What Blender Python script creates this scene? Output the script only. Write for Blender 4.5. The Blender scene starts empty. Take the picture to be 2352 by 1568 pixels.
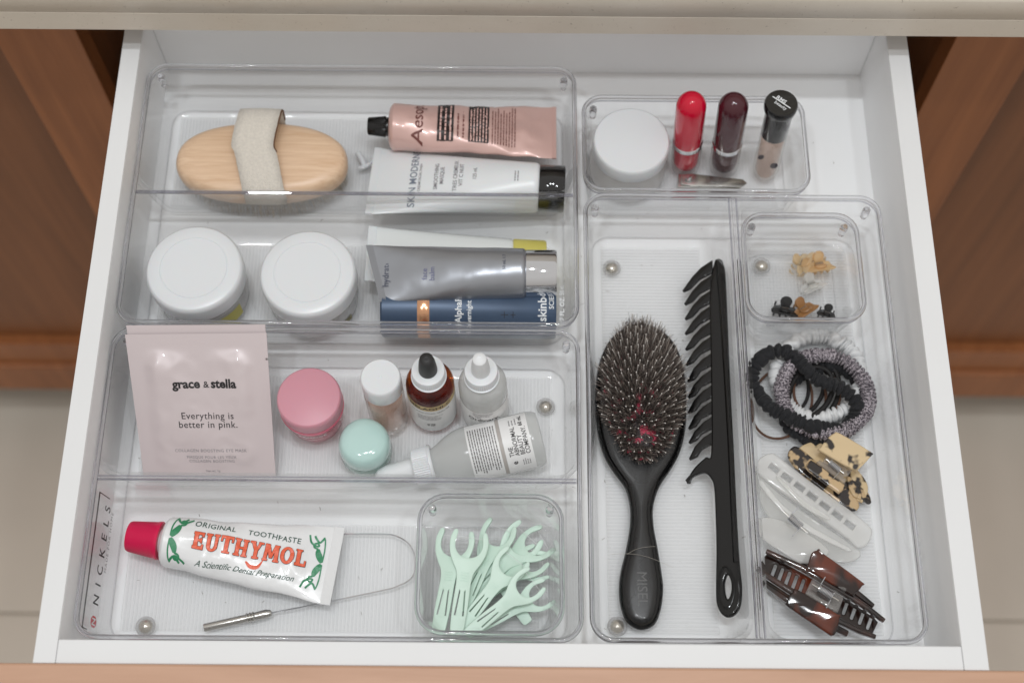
import bpy, bmesh, math, random
from math import sin, cos, pi, radians, sqrt
from mathutils import Vector, Matrix, noise
random.seed(7)
S = bpy.context.scene
COL = S.collection
# ---------------------------------------------------------------- camera
CF, CX, CY, CZ = 3128.8, 0.26001, -0.1589, 0.86457
YAW, PITCH, ROLL = radians(.1083), radians(66.50884), radians(.55783)
fwd = Vector((sin(YAW)*cos(PITCH), cos(YAW)*cos(PITCH), -sin(PITCH)))
rt = Vector((cos(YAW), -sin(YAW), 0)); upv = rt.cross(fwd)
right = rt*cos(ROLL)+upv*sin(ROLL); up = -rt*sin(ROLL)+upv*cos(ROLL)
cam = bpy.data.cameras.new('camera'); camo = bpy.data.objects.new('camera', cam); COL.objects.link(camo)
m = Matrix.Identity(4)
for i in range(3):
    m[i][0] = right[i]; m[i][1] = up[i]; m[i][2] = -fwd[i]
m[0][3], m[1][3], m[2][3] = CX, CY, CZ
camo.matrix_world = m
cam.sensor_width = 36; cam.lens = CF/2352*36; cam.clip_start = .01; cam.clip_end = 50
cam.dof.use_dof = True; cam.dof.focus_distance = .865; cam.dof.aperture_fstop = 5.0
S.camera = camo
def at(u, v, z):
    """point of the horizontal plane at height z seen at photo position (u,v)"""
    d = fwd*CF + right*(u-1176) - up*(v-784)
    c = Vector((CX, CY, CZ)); return c + d*((z-CZ)/d.z)
# ---------------------------------------------------------------- world and lamps
w = bpy.data.worlds.new('World'); S.world = w; w.use_nodes = True
# the room: pale ceiling, mid-toned walls, darker towards the floor
bg = w.node_tree.nodes['Background']; bg.inputs[1].default_value = 1
_nt = w.node_tree; _tc = _nt.nodes.new('ShaderNodeTexCoord'); _sp = _nt.nodes.new('ShaderNodeSeparateXYZ'); _mr = _nt.nodes.new('ShaderNodeMapRange'); _cr = _nt.nodes.new('ShaderNodeValToRGB')
_nt.links.new(_tc.outputs['Generated'], _sp.inputs[0]); _nt.links.new(_sp.outputs['Z'], _mr.inputs[0]); _mr.inputs['From Min'].default_value = -1; _nt.links.new(_mr.outputs[0], _cr.inputs[0]); _nt.links.new(_cr.outputs[0], bg.inputs[0])
_e = _cr.color_ramp.elements; _e[0].position = .30; _e[0].color = (.20, .175, .15, 1); _e[1].position = .85; _e[1].color = (.66, .632, .60, 1)
_x = _cr.color_ramp.elements.new(.55); _x.color = (.48, .447, .415, 1)
def lamp(x, y, z, e, size, col=(.93, .97, 1), rot=(0, 0, 0)):
    l = bpy.data.lights.new('ceiling_lamp', 'AREA'); l.shape = 'DISK'; l.size = size; l.energy = e; l.color = col
    o = bpy.data.objects.new('ceiling_lamp', l); o.location = (x, y, z); o.rotation_euler = rot; COL.objects.link(o)
lamp(.10, .06, 2.2, 5.6, .09)
lamp(.42, .05, 2.2, 5.6, .09)
lamp(-.30, -.30, 2.2, 4.6, .09)
lamp(.86, -.30, 2.2, 4.6, .09)
S.view_settings.view_transform = 'Standard'; S.view_settings.look = 'None'; S.view_settings.exposure = 0; S.view_settings.gamma = 1
S.render.engine = 'CYCLES'
cy = S.cycles
cy.transparent_max_bounces = 40; cy.max_bounces = 14; cy.transmission_bounces = 12; cy.glossy_bounces = 6; cy.diffuse_bounces = 4
cy.caustics_reflective = True; cy.blur_glossy = 1.0; cy.caustics_refractive = True; cy.sample_clamp_indirect = 3
cy.use_denoising = True
# ---------------------------------------------------------------- materials
def lin(c):
    return tuple((x/255/12.92 if x/255 <= .04045 else ((x/255+.055)/1.055)**2.4) for x in c)
MATS = {}
def newmat(name):
    mt = bpy.data.materials.new(name); mt.use_nodes = True; nt = mt.node_tree
    for n in list(nt.nodes): nt.nodes.remove(n)
    out = nt.nodes.new('ShaderNodeOutputMaterial'); MATS[name] = mt
    return mt, nt, out
def N(nt, t, **k):
    n = nt.nodes.new('ShaderNode'+t)
    for a, b in k.items(): setattr(n, a, b)
    return n
def noise_tex(nt, scale, detail=3, stretch=(1, 1, 1), rough=.5):
    tc = N(nt, 'TexCoord'); mp = N(nt, 'Mapping'); mp.inputs['Scale'].default_value = stretch
    nz = N(nt, 'TexNoise'); nz.inputs['Scale'].default_value = scale; nz.inputs['Detail'].default_value = detail
    nz.inputs['Roughness'].default_value = rough
    nt.links.new(tc.outputs['Object'], mp.inputs[0]); nt.links.new(mp.outputs[0], nz.inputs['Vector'])
    return nz
def ramp(nt, src, stops):
    r = N(nt, 'ValToRGB'); e = r.color_ramp.elements
    while len(e) < len(stops): e.new(.5)
    for i, (p, c) in enumerate(stops):
        e[i].position = p; e[i].color = (*lin(c), 1)
    nt.links.new(src, r.inputs[0]); return r
def plain(name, col, rough=.4, metal=0, bump=0, bscale=200, var=0, vscale=20, stretch=(1, 1, 1), coat=0, sss=0, spec=.5, trans=0, sheen=0):
    mt, nt, out = newmat(name); b = N(nt, 'BsdfPrincipled')
    c = lin(col); b.inputs['Base Color'].default_value = (*c, 1)
    b.inputs['Roughness'].default_value = rough; b.inputs['Metallic'].default_value = metal
    b.inputs['Coat Weight'].default_value = coat; b.inputs['Specular IOR Level'].default_value = spec
    if sheen: b.inputs['Sheen Weight'].default_value = sheen
    if sss:
        b.inputs['Subsurface Weight'].default_value = sss; b.inputs['Subsurface Scale'].default_value = .004
    nz = noise_tex(nt, vscale, 4, stretch)
    lo = tuple(max(0, x*(1-var)) for x in col); hi = tuple(min(255, x*(1+var*.6)) for x in col)
    if var:
        r = ramp(nt, nz.outputs[0], [(.3, lo), (.7, hi)]); nt.links.new(r.outputs[0], b.inputs['Base Color'])
    # slightly uneven gloss
    mr = N(nt, 'MapRange'); mr.inputs['To Min'].default_value = max(.02, rough*.85); mr.inputs['To Max'].default_value = min(1, rough*1.2)
    nt.links.new(nz.outputs[0], mr.inputs[0]); nt.links.new(mr.outputs[0], b.inputs['Roughness'])
    if bump:
        nb = noise_tex(nt, bscale, 3); bp = N(nt, 'Bump'); bp.inputs['Strength'].default_value = bump; bp.inputs['Distance'].default_value = .001
        nt.links.new(nb.outputs[0], bp.inputs['Height']); nt.links.new(bp.outputs[0], b.inputs['Normal'])
    nt.links.new(b.outputs[0], out.inputs[0]); return mt
def clear(name, tint=(.97, .972, .975), rough=.02, body=0, bodycol=(.8, .8, .8), f0=.04, bump=.05, bscale=15, refl=1.0, tl_=.45, pw_=4.5):
    """thin clear plastic or glass: passes light straight through, reflects by angle, optional milky body"""
    mt, nt, out = newmat(name)
    tr = N(nt, 'BsdfTransparent'); tr.inputs[0].default_value = (*tint, 1)
    gl = N(nt, 'BsdfGlossy'); gl.inputs['Roughness'].default_value = rough
    geo = N(nt, 'NewGeometry'); dot = N(nt, 'VectorMath', operation='DOT_PRODUCT')
    nt.links.new(geo.outputs['Normal'], dot.inputs[0]); nt.links.new(geo.outputs['Incoming'], dot.inputs[1])
    ab = N(nt, 'Math', operation='ABSOLUTE'); nt.links.new(dot.outputs['Value'], ab.inputs[0])
    su = N(nt, 'Math', operation='SUBTRACT'); su.inputs[0].default_value = 1; nt.links.new(ab.outputs[0], su.inputs[1])
    pw = N(nt, 'Math', operation='POWER'); pw.inputs[1].default_value = pw_; nt.links.new(su.outputs[0], pw.inputs[0])
    ml = N(nt, 'Math', operation='MULTIPLY_ADD'); ml.inputs[1].default_value = (.9-f0)*refl; ml.inputs[2].default_value = f0; nt.links.new(pw.outputs[0], ml.inputs[0])
    nb = noise_tex(nt, bscale, 2); bp = N(nt, 'Bump'); bp.inputs['Strength'].default_value = bump; bp.inputs['Distance'].default_value = .002
    nt.links.new(nb.outputs[0], bp.inputs['Height']); nt.links.new(bp.outputs[0], gl.inputs['Normal'])
    src = tr.outputs[0]
    if body:
        di = N(nt, 'BsdfDiffuse'); di.inputs[0].default_value = (*bodycol, 1)
        tl = N(nt, 'BsdfTranslucent'); tl.inputs[0].default_value = (*bodycol, 1)
        m0 = N(nt, 'MixShader'); m0.inputs[0].default_value = tl_
        nt.links.new(di.outputs[0], m0.inputs[1]); nt.links.new(tl.outputs[0], m0.inputs[2])
        m1 = N(nt, 'MixShader'); m1.inputs[0].default_value = body
        nt.links.new(src, m1.inputs[1]); nt.links.new(m0.outputs[0], m1.inputs[2]); src = m1.outputs[0]
    mx = N(nt, 'MixShader'); nt.links.new(ml.outputs[0], mx.inputs[0])
    nt.links.new(src, mx.inputs[1]); nt.links.new(gl.outputs[0], mx.inputs[2]); nt.links.new(mx.outputs[0], out.inputs[0])
    return mt
def glass(name, col=(.97, .975, .98), rough=.02, ior=1.49):
    mt, nt, out = newmat(name); g = N(nt, 'BsdfGlass'); g.inputs['Color'].default_value = (*col, 1)
    g.inputs['Roughness'].default_value = rough; g.inputs['IOR'].default_value = ior
    nt.links.new(g.outputs[0], out.inputs[0]); return mt
def blotchy(name, base, spots, scale, lo, hi, rough=.12, alpha=0, stretch=(1, 1, 1), coat=.6):
    mt, nt, out = newmat(name); b = N(nt, 'BsdfPrincipled'); nz = noise_tex(nt, scale, 2, stretch)
    r = ramp(nt, nz.outputs[0], [(0, base), (lo, base), (hi, spots), (1, spots)])
    nt.links.new(r.outputs[0], b.inputs['Base Color']); b.inputs['Roughness'].default_value = rough; b.inputs['Coat Weight'].default_value = coat
    if alpha:
        tr = N(nt, 'BsdfTransparent'); tr.inputs[0].default_value = (*lin(base), 1); mx = N(nt, 'MixShader'); mx.inputs[0].default_value = alpha
        nt.links.new(b.outputs[0], mx.inputs[1]); nt.links.new(tr.outputs[0], mx.inputs[2]); nt.links.new(mx.outputs[0], out.inputs[0])
    else: nt.links.new(b.outputs[0], out.inputs[0])
    return mt
WHITE = plain('white_laminate', (228, 229, 230), .45, spec=.25, var=.015, vscale=6, bump=.03, bscale=900)
def stone_mat():
    mt, nt, out = newmat('beige_quartz'); b = N(nt, 'BsdfPrincipled'); b.inputs['Roughness'].default_value = .35
    a = noise_tex(nt, 9, 6, (.5, 1, 1), .7); r = ramp(nt, a.outputs[0], [(.3, (202, 193, 179)), (.7, (216, 208, 196))])
    c = noise_tex(nt, 330, 4, (1, 1, 1), .8); r2 = ramp(nt, c.outputs[0], [(.28, (110, 84, 62)), (.36, (255, 255, 255))])
    mx = N(nt, 'MixRGB', blend_type='MULTIPLY'); mx.inputs[0].default_value = .75
    nt.links.new(r.outputs[0], mx.inputs[1]); nt.links.new(r2.outputs[0], mx.inputs[2]); nt.links.new(mx.outputs[0], b.inputs['Base Color'])
    bp = N(nt, 'Bump'); bp.inputs['Strength'].default_value = .25; bp.inputs['Distance'].default_value = .0005; nt.links.new(c.outputs[0], bp.inputs['Height']); nt.links.new(bp.outputs[0], b.inputs['Normal'])
    nt.links.new(b.outputs[0], out.inputs[0]); return mt
STONE = stone_mat()
def wood(name, c1, c2, stretch, scale=12, rough=.45):
    mt, nt, out = newmat(name); b = N(nt, 'BsdfPrincipled'); b.inputs['Roughness'].default_value = rough
    a = noise_tex(nt, scale, 6, stretch, .6); a.inputs['Distortion'].default_value = .4
    r = ramp(nt, a.outputs[0], [(.3, c1), (.7, c2)]); nt.links.new(r.outputs[0], b.inputs['Base Color'])
    bp = N(nt, 'Bump'); bp.inputs['Strength'].default_value = .12; bp.inputs['Distance'].default_value = .0006
    nt.links.new(a.outputs[0], bp.inputs['Height']); nt.links.new(bp.outputs[0], b.inputs['Normal'])
    nt.links.new(b.outputs[0], out.inputs[0]); return mt
CABW = wood('brown_stained_wood', (130, 78, 42), (158, 99, 57), (9, 9, .4), 7, .4)
CABD = wood('shaded_panel_wood', (110, 67, 37), (134, 84, 49), (9, 9, .4), 7, .42)  # darker stain carries the shade on the panels
LIFTED_W = plain('lifted_white_melamine', (246, 247, 248), .45, var=.01, vscale=6, spec=.3)  # paler than the rim white: light inside the drawer put into the colour
FRONTW = wood('light_brown_wood', (186, 146, 120), (200, 160, 134), (.6, 6, 6), 14, .45)
BIRCH = wood('pale_beech_wood', (214, 178, 144), (234, 204, 174), (1.5, 22, 22), 18, .35)
TILE = plain('grey_floor_tile', (212, 203, 190), .55, var=.05, vscale=3, bump=.05, bscale=60)
GROUT = plain('grout', (180, 170, 156), .8)
DARK = plain('toe_kick_shade', (30, 24, 20), .7)  # near-black colour stands in for the shadow under the cabinet
ACR = clear('clear_acrylic', (.994, .995, .996), .015, f0=.03, bump=.06)
ACR_T = clear('textured_acrylic', (.985, .986, .988), .08, body=.16, bodycol=(1, 1, 1), f0=.03, tl_=.05, pw_=2.2)
RIM = glass('acrylic_rim', (.965, .965, .975), .006)
RIMD = glass('darkened_acrylic_edge', (.84, .84, .87), .01)  # grey tint stands in for dark refraction along the edges
FOOT = plain('grey_bumper', (200, 195, 186), .15, metal=.6, coat=.4)
FOOTR = clear('bumper_ring', (.86, .86, .86), .05, body=.25)
LID = plain('white_plastic', (222, 225, 228), .3, bump=.02, bscale=500, sss=.1)
MATTE = plain('white_matte_plastic', (228, 230, 232), .5)
BLACK = plain('black_plastic', (14, 14, 15), .22, bump=.04, bscale=400)
BLACKM = plain('black_rubber', (36, 36, 36), .5, bump=.2, bscale=900)
INK = plain('black_ink', (26, 22, 24), .5)
GREYINK = plain('grey_ink', (128, 124, 128), .5)
WHITEINK = plain('white_ink', (225, 228, 230), .5)
CHROME = plain('chrome', (216, 218, 222), .05, metal=1)
STEEL = plain('brushed_steel', (200, 198, 194), .22, metal=1)
FABRIC_L = plain('linen_strap', (224, 217, 206), .9, bump=.9, bscale=1400, var=.04, vscale=600, sheen=.2)
# ---------------------------------------------------------------- object helpers
WM = {}
def thing(name, label, cat, M=None, group=None, kind=None):
    o = bpy.data.objects.new(name, None); COL.objects.link(o); o.empty_display_size = .01
    M = M if M is not None else Matrix.Identity(4)
    if not isinstance(M, Matrix): M = Matrix.Translation(Vector(M))
    o.matrix_world = M; WM[o] = M.copy(); o['label'] = label; o['category'] = cat
    if group: o['group'] = group
    if kind: o['kind'] = kind
    return o
def mesh_obj(name, V, F, mat, parent=None, smooth=True, world=False, kind=None, label=None, ang=None):
    """V in the parent's local frame unless world=True"""
    P = WM.get(parent, Matrix.Identity(4)) if parent is not None else Matrix.Identity(4)
    if world:
        inv = P.inverted(); V = [inv @ Vector(v) for v in V]
    me = bpy.data.meshes.new(name); me.from_pydata([tuple(v) for v in V], [], F); me.update()
    bm = bmesh.new(); bm.from_mesh(me); bmesh.ops.recalc_face_normals(bm, faces=bm.faces)
    if smooth:
        for f in bm.faces: f.smooth = True
        for e in bm.edges:
            if len(e.link_faces) == 2 and e.calc_face_angle(0) > (ang or radians(38)): e.smooth = False
    bm.to_mesh(me); bm.free()
    for mt in (mat if isinstance(mat, (list, tuple)) else [mat]): me.materials.append(mt)
    o = bpy.data.objects.new(name, me); COL.objects.link(o)
    if parent is not None: o.parent = parent
    WM[o] = P.copy()
    if kind: o['kind'] = kind
    if label: o['label'] = label
    return o
part = mesh_obj
def tag(o, label, cat, group=None, kind=None):
    o['label'] = label; o['category'] = cat
    if group: o['group'] = group
    if kind: o['kind'] = kind
def xf(V, M): return [M @ Vector(v) for v in V]
def join(*gs):
    V = []; F = []
    for v, f in gs:
        n = len(V); V += list(v); F += [tuple(i+n for i in q) for q in f]
    return V, F
def box(x0, x1, y0, y1, z0, z1, b=0.0):
    """box, edges bevelled by b"""
    bm = bmesh.new(); bmesh.ops.create_cube(bm, size=1)
    for v in bm.verts:
        v.co = Vector(((x0+x1)/2+v.co.x*(x1-x0), (y0+y1)/2+v.co.y*(y1-y0), (z0+z1)/2+v.co.z*(z1-z0)))
    if b: bmesh.ops.bevel(bm, geom=list(bm.edges), offset=b, segments=2, affect='EDGES', profile=.5)
    bm.verts.index_update(); r = ([v.co.copy() for v in bm.verts], [tuple(v.index for v in f.verts) for f in bm.faces]); bm.free(); return r
def loft(rings, closed=True, cap0=False, cap1=False, loop=False):
    n = len(rings[0]); V = [p for r in rings for p in r]; F = []
    m = len(rings)
    for i in range(m if loop else m-1):
        a = i*n; b = ((i+1) % m)*n
        for j in range(n if closed else n-1):
            k = (j+1) % n; F.append((a+j, a+k, b+k, b+j))
    if cap0: F.append(tuple(reversed(range(n))))
    if cap1: F.append(tuple(range((m-1)*n, m*n)))
    return V, F
def lathe(prof, seg=40, ridge=None):
    """profile (r, z) around z; ridge=(i0,i1,count,depth) knurls profile rows i0..i1"""
    rings = []
    for i, (r, z) in enumerate(prof):
        ring = []
        for j in range(seg):
            a = 2*pi*j/seg; rr = r
            if ridge and ridge[0] <= i <= ridge[1]: rr = r-(ridge[3] if j % 2 else 0)
            ring.append(Vector((rr*cos(a), rr*sin(a), z)))
        rings.append(ring)
    return loft(rings, True, prof[0][0] > 1e-5, prof[-1][0] > 1e-5)
def rrect(x0, x1, y0, y1, r, z, n=7):
    out = []
    for cx, cy_, a0 in ((x1-r, y1-r, 0), (x0+r, y1-r, 90), (x0+r, y0+r, 180), (x1-r, y0+r, 270)):
        for i in range(n+1):
            a = radians(a0+90*i/n); out.append(Vector((cx+r*cos(a), cy_+r*sin(a), z)))
    return out
def sweep(path, r, seg=8, closed=False, radf=None, caps=True):
    """round tube along a path"""
    n = len(path); rings = []; path = [Vector(p) for p in path]
    prev = None
    for i in range(n):
        if closed: t = path[(i+1) % n]-path[i-1]
        else: t = path[min(i+1, n-1)]-path[max(i-1, 0)]
        t.normalize()
        if prev is None:
            a = Vector((0, 0, 1)) if abs(t.z) < .9 else Vector((1, 0, 0))
            s = t.cross(a).normalized()
        else: s = (prev-t*prev.dot(t)).normalized()
        prev = s; b = t.cross(s)
        ring = []
        for j in range(seg):
            a = 2*pi*j/seg; rr = r if radf is None else radf(i/(n-1) if not closed else i/n, a)
            ring.append(path[i]+(s*cos(a)+b*sin(a))*rr)
        rings.append(ring)
    return loft(rings, True, caps and not closed, caps and not closed, closed)
def smooth(pts, k=6, closed=False):
    P = [Vector(p) for p in pts]; n = len(P); out = []
    for i in range(n if closed else n-1):
        p0 = P[(i-1) % n] if closed or i > 0 else P[0]; p1 = P[i]; p2 = P[(i+1) % n]; p3 = P[(i+2) % n] if closed or i+2 < n else P[-1]
        for j in range(k):
            t = j/k
            out.append(.5*((2*p1)+(p2-p0)*t+(2*p0-5*p1+4*p2-p3)*t*t+(3*p1-p0-3*p2+p3)*t**3))
    if not closed: out.append(P[-1])
    return out
def curve_mesh(cu):
    o = bpy.data.objects.new('tmp', cu); COL.objects.link(o)
    dg = bpy.context.evaluated_depsgraph_get(); me = bpy.data.meshes.new_from_object(o.evaluated_get(dg))
    V = [v.co.copy() for v in me.vertices]; F = [tuple(p.vertices) for p in me.polygons]
    bpy.data.objects.remove(o); bpy.data.meshes.remove(me); bpy.data.curves.remove(cu); return V, F
def plate(outline, th, bev=.0005, holes=(), res=2):
    """2D outline (with holes) extruded to thickness th (z from 0 to th) with rounded edges"""
    cu = bpy.data.curves.new('tmp', 'CURVE'); cu.dimensions = '2D'; cu.fill_mode = 'BOTH'
    cu.extrude = max(th/2-bev, .00001); cu.bevel_depth = bev; cu.bevel_resolution = res; cu.offset = -bev
    for pts in [outline]+list(holes):
        sp = cu.splines.new('POLY'); sp.points.add(len(pts)-1); sp.use_cyclic_u = True
        for i, p in enumerate(pts): sp.points[i].co = (p[0], p[1], 0, 1)
    V, F = curve_mesh(cu)
    bm = bmesh.new(); vs = [bm.verts.new(v+Vector((0, 0, th/2))) for v in V]
    for f in F:
        try: bm.faces.new([vs[i] for i in f])
        except ValueError: pass
    bmesh.ops.remove_doubles(bm, verts=bm.verts, dist=1e-6); bm.verts.index_update()
    r = ([v.co.copy() for v in bm.verts], [tuple(v.index for v in f.verts) for f in bm.faces]); bm.free(); return r
def flat(polys):
    """flat 2D marks: each polygon 4 um above the last"""
    V = []; F = []
    for k, p in enumerate(polys):
        n = len(V); V += [Vector((q[0], q[1], k*4e-6)) for q in p]; F.append(tuple(range(n, n+len(p))))
    return V, F
def ribbon(pts, w):
    """2D stroke; w width or function of t"""
    n = len(pts); L = []; Rr = []
    for i in range(n):
        t = (Vector(pts[min(i+1, n-1)])-Vector(pts[max(i-1, 0)])).normalized(); nn = Vector((-t.y, t.x))
        ww = w(i/(n-1)) if callable(w) else w; p = Vector(pts[i])
        L.append(Vector((*(p+nn*ww/2), 0))); Rr.append(Vector((*(p-nn*ww/2), 0)))
    V = L+Rr; F = [(i, i+1, n+i+1, n+i) for i in range(n-1)]; return V, F
def text(s, size, bold=0, shear=0, space=1, align='CENTER', line=1, sx=1):
    cu = bpy.data.curves.new('tmp', 'FONT'); cu.body = s; cu.size = size; cu.offset = bold*size; cu.shear = shear
    cu.space_character = space; cu.space_line = line; cu.align_x = align; cu.align_y = 'CENTER'; cu.resolution_u = 3
    V, F = curve_mesh(cu); return [Vector((v.x*sx, v.y, 0)) for v in V], F
def tiny_lines(n, width, pitch, h, seed=0, ragged=.25):
    """rows of tiny unreadable print as dashes (words)"""
    rnd = random.Random(seed); polys = []
    for i in range(n):
        y = -i*pitch+(n-1)*pitch/2; x = -width/2; end = width/2-rnd.random()*ragged*width
        while x < end:
            l = min(rnd.uniform(1.2, 4.5)*h, end-x)
            polys.append([(x, y-h/2), (x+l, y-h/2), (x+l, y+h/2), (x, y+h/2)]); x += l+h*.7
    return flat(polys)
def rot2(g, deg, dx=0, dy=0):
    c, s = cos(radians(deg)), sin(radians(deg))
    return [Vector((v.x*c-v.y*s+dx, v.x*s+v.y*c+dy, v.z)) for v in g[0]], g[1]
def slice2(g, dx=.0015, dy=.0015):
    bm = bmesh.new(); vs = [bm.verts.new(v) for v in g[0]]
    for f in g[1]:
        try: bm.faces.new([vs[i] for i in f])
        except ValueError: pass
    for ax, d in ((0, dx), (1, dy)):
        if not d: continue
        lo = min(v.co[ax] for v in bm.verts); hi = max(v.co[ax] for v in bm.verts)
        k = lo+d*.5
        while k < hi:
            co = [0, 0, 0]; co[ax] = k; no = [0, 0, 0]; no[ax] = 1
            bmesh.ops.bisect_plane(bm, geom=list(bm.verts)+list(bm.edges)+list(bm.faces), plane_co=co, plane_no=no, dist=1e-7); k += d
    bm.verts.index_update(); r = ([v.co.copy() for v in bm.verts], [tuple(v.index for v in f.verts) for f in bm.faces]); bm.free(); return r
def decal(name, g, fn, mat, parent, cut=(.0015, .0015), label=None):
    g = slice2(g, *cut); V = [fn(v.x, v.y, v.z) for v in g[0]]
    return part(name, V, g[1], mat, parent, smooth=False, label=label)
def frame(o, x, z=(0, 0, 1)):
    x = Vector(x).normalized(); z = Vector(z); y = z.cross(x).normalized(); z = x.cross(y)
    M = Matrix.Identity(4)
    for i in range(3): M[i][0] = x[i]; M[i][1] = y[i]; M[i][2] = z[i]; M[i][3] = o[i]
    return M
def axis_frame(a, b):
    """frame with local z from a to b, local -y towards the viewer side"""
    z = (b-a).normalized(); x = Vector((0, -1, 0)).cross(z)*-1; x.normalize(); x = Vector((1, 0, 0))-z*z.x; x.normalize(); y = z.cross(x)
    M = Matrix.Identity(4)
    for i in range(3): M[i][0] = x[i]; M[i][1] = y[i]; M[i][2] = z[i]; M[i][3] = a[i]
    return M
def plate_at(name, pix, z, th, mat, parent, bev=.0006, holes=(), sm=0, tilt=None, label=None, res=2):
    """plate whose outline is given on the horizontal plane at height z (top face)"""
    f = (lambda q: smooth([(*p, 0) for p in q], sm, True)) if sm else (lambda q: q)
    o2 = [tuple(at(p[0], p[1], z))[:2] for p in f(pix)]
    h2 = [[tuple(at(p[0], p[1], z))[:2] for p in h] for h in holes]
    cx_ = sum(p[0] for p in o2)/len(o2); cy_ = sum(p[1] for p in o2)/len(o2)
    g = plate([(p[0]-cx_, p[1]-cy_) for p in o2], th, bev, [[(p[0]-cx_, p[1]-cy_) for p in h] for h in h2], res)
    V = [Vector((v.x+cx_, v.y+cy_, v.z+z-th+(tilt(v.x+cx_, v.y+cy_) if tilt else 0))) for v in g[0]]
    return part(name, V, g[1], mat, parent, world=True, label=label)
# ================================================================ SETTING
FLZ = -.79
fl = mesh_obj('floor', *box(-3, 3.5, -2.5, 3, FLZ-.05, FLZ-.004), GROUT, smooth=False); fl['kind'] = 'structure'
ys = [at(60, 1408, FLZ).y]; 
y0 = ys[0]
for iy in range(-4, 5):
    for ix in range(-3, 4):
        xa = .5+ix*.6; ya = y0+iy*.6
        part('tile', *box(xa+.0015, xa+.5985, ya+.0015, ya+.5985, FLZ-.0039, FLZ, .0008), TILE, fl, smooth=False)
wl = mesh_obj('wall', *box(-3, 3.5, 1.1, 1.15, FLZ, 1.2), plain('wall_paint', (205, 198, 188), .7), smooth=False); wl['kind'] = 'structure'
# countertop: two bonded layers with an eased upper edge
ct = thing('countertop', 'beige speckled stone countertop slab overhanging the back of the open drawer', 'countertop', (.26, .7, .1))
def slab(zs, x0=-2, x1=2.6):
    rings = []
    for x in (x0, x1): rings.append([Vector((x, y, z)) for y, z in zs])
    return loft(rings, True, True, True)
part('slab', *slab([(.4016, .1), (.4012, .1004), (.4012, .1186), (.4018, .1189), (1.09, .1189), (1.09, .1)]), STONE, ct, world=True, ang=radians(40))
part('slab', *slab([(.4017, .1191), (.4012, .1194), (.4012, .1372), (.4020, .1392), (.4042, .1402), (1.09, .1402), (1.09, .1191)]), STONE, ct, world=True, ang=radians(60))
# cabinet
cb = thing('cabinet', 'brown stained wooden cabinet whose stiles and panels flank the open drawer', 'cabinet', (.26, .455, FLZ))
YF = .455
def cpart(n, *a, mat=CABW, b=.001, label=None): part(n, *box(*a, b), mat, cb, world=True, smooth=False, label=label)
for sx in (-1, 1):
    X = lambda d: .262+sx*d
    def xs(a, b): return (min(X(a), X(b)), max(X(a), X(b)))
    cpart('stile', *xs(.328, .392), YF, YF+.02, -.567, .0999)
    cpart('panel', *xs(.393, .98), YF+.012, YF+.02, -.566, .0999, mat=CABD, label='recessed cabinet panel in brown darkened for shade')
    cpart('rail', *xs(.9, .98), YF, YF+.0115, -.566, .0999)
    cpart('side_panel', *xs(.345, .361), YF+.021, 1.05, -.62, .0999)
cpart('rail', -.9, 1.42, YF, YF+.02, -.62, -.568)
cpart('base_moulding', -.9, 1.42, YF-.006, YF+.02, -.696, -.621, b=.004)
cpart('door', -.064, .588, YF-.001, YF+.018, -.566, -.12, mat=CABW)
cpart('toe_kick', -.9, 1.42, YF+.06, YF+.075, FLZ, -.697, mat=DARK)
cpart('cabinet_back', -.9, 1.42, 1.06, 1.075, -.62, .0999, mat=CABD)
# drawer
ZR, XLO, XLI, XRI, XRO, YB = .0717, -.0136, -.0008, .5225, .5368, .4385
dr = thing('drawer', 'open white drawer with wooden front holding the clear organiser trays', 'drawer', (.262, .2, -.014))
def dpart(n, *a, mat=WHITE, b=.0006): return part(n, *box(*a, b), mat, dr, world=True, smooth=False)
dpart('bottom_panel', XLI-.004, XRI+.004, -.004, YB+.004, -.008, 0, mat=LIFTED_W, b=0)
for _a, _b in ((XLO, XLI), (XRI, XRO)):
    _p = dpart('side_panel', _a, _b, -.0179, YB+.013, -.0139, ZR-.0011, mat=LIFTED_W)
    part('rim_strip', *box(_a, _b, -.0179, YB+.013, ZR-.0010, ZR, .0003), WHITE, _p, world=True, smooth=False)  # strip added so the rim keeps the unlifted white
dpart('back_panel', XLI+.0001, XRI-.0001, YB, YB+.012, .0002, ZR-.001, mat=LIFTED_W)
dpart('front_panel', XLI+.0001, XRI-.0001, -.0179, -.0042, .0002, ZR-.0004)
df = dpart('drawer_front', -.09, .612, -.040, -.0181, -.14, ZR+.0016, mat=FRONTW, b=.0015)
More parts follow.
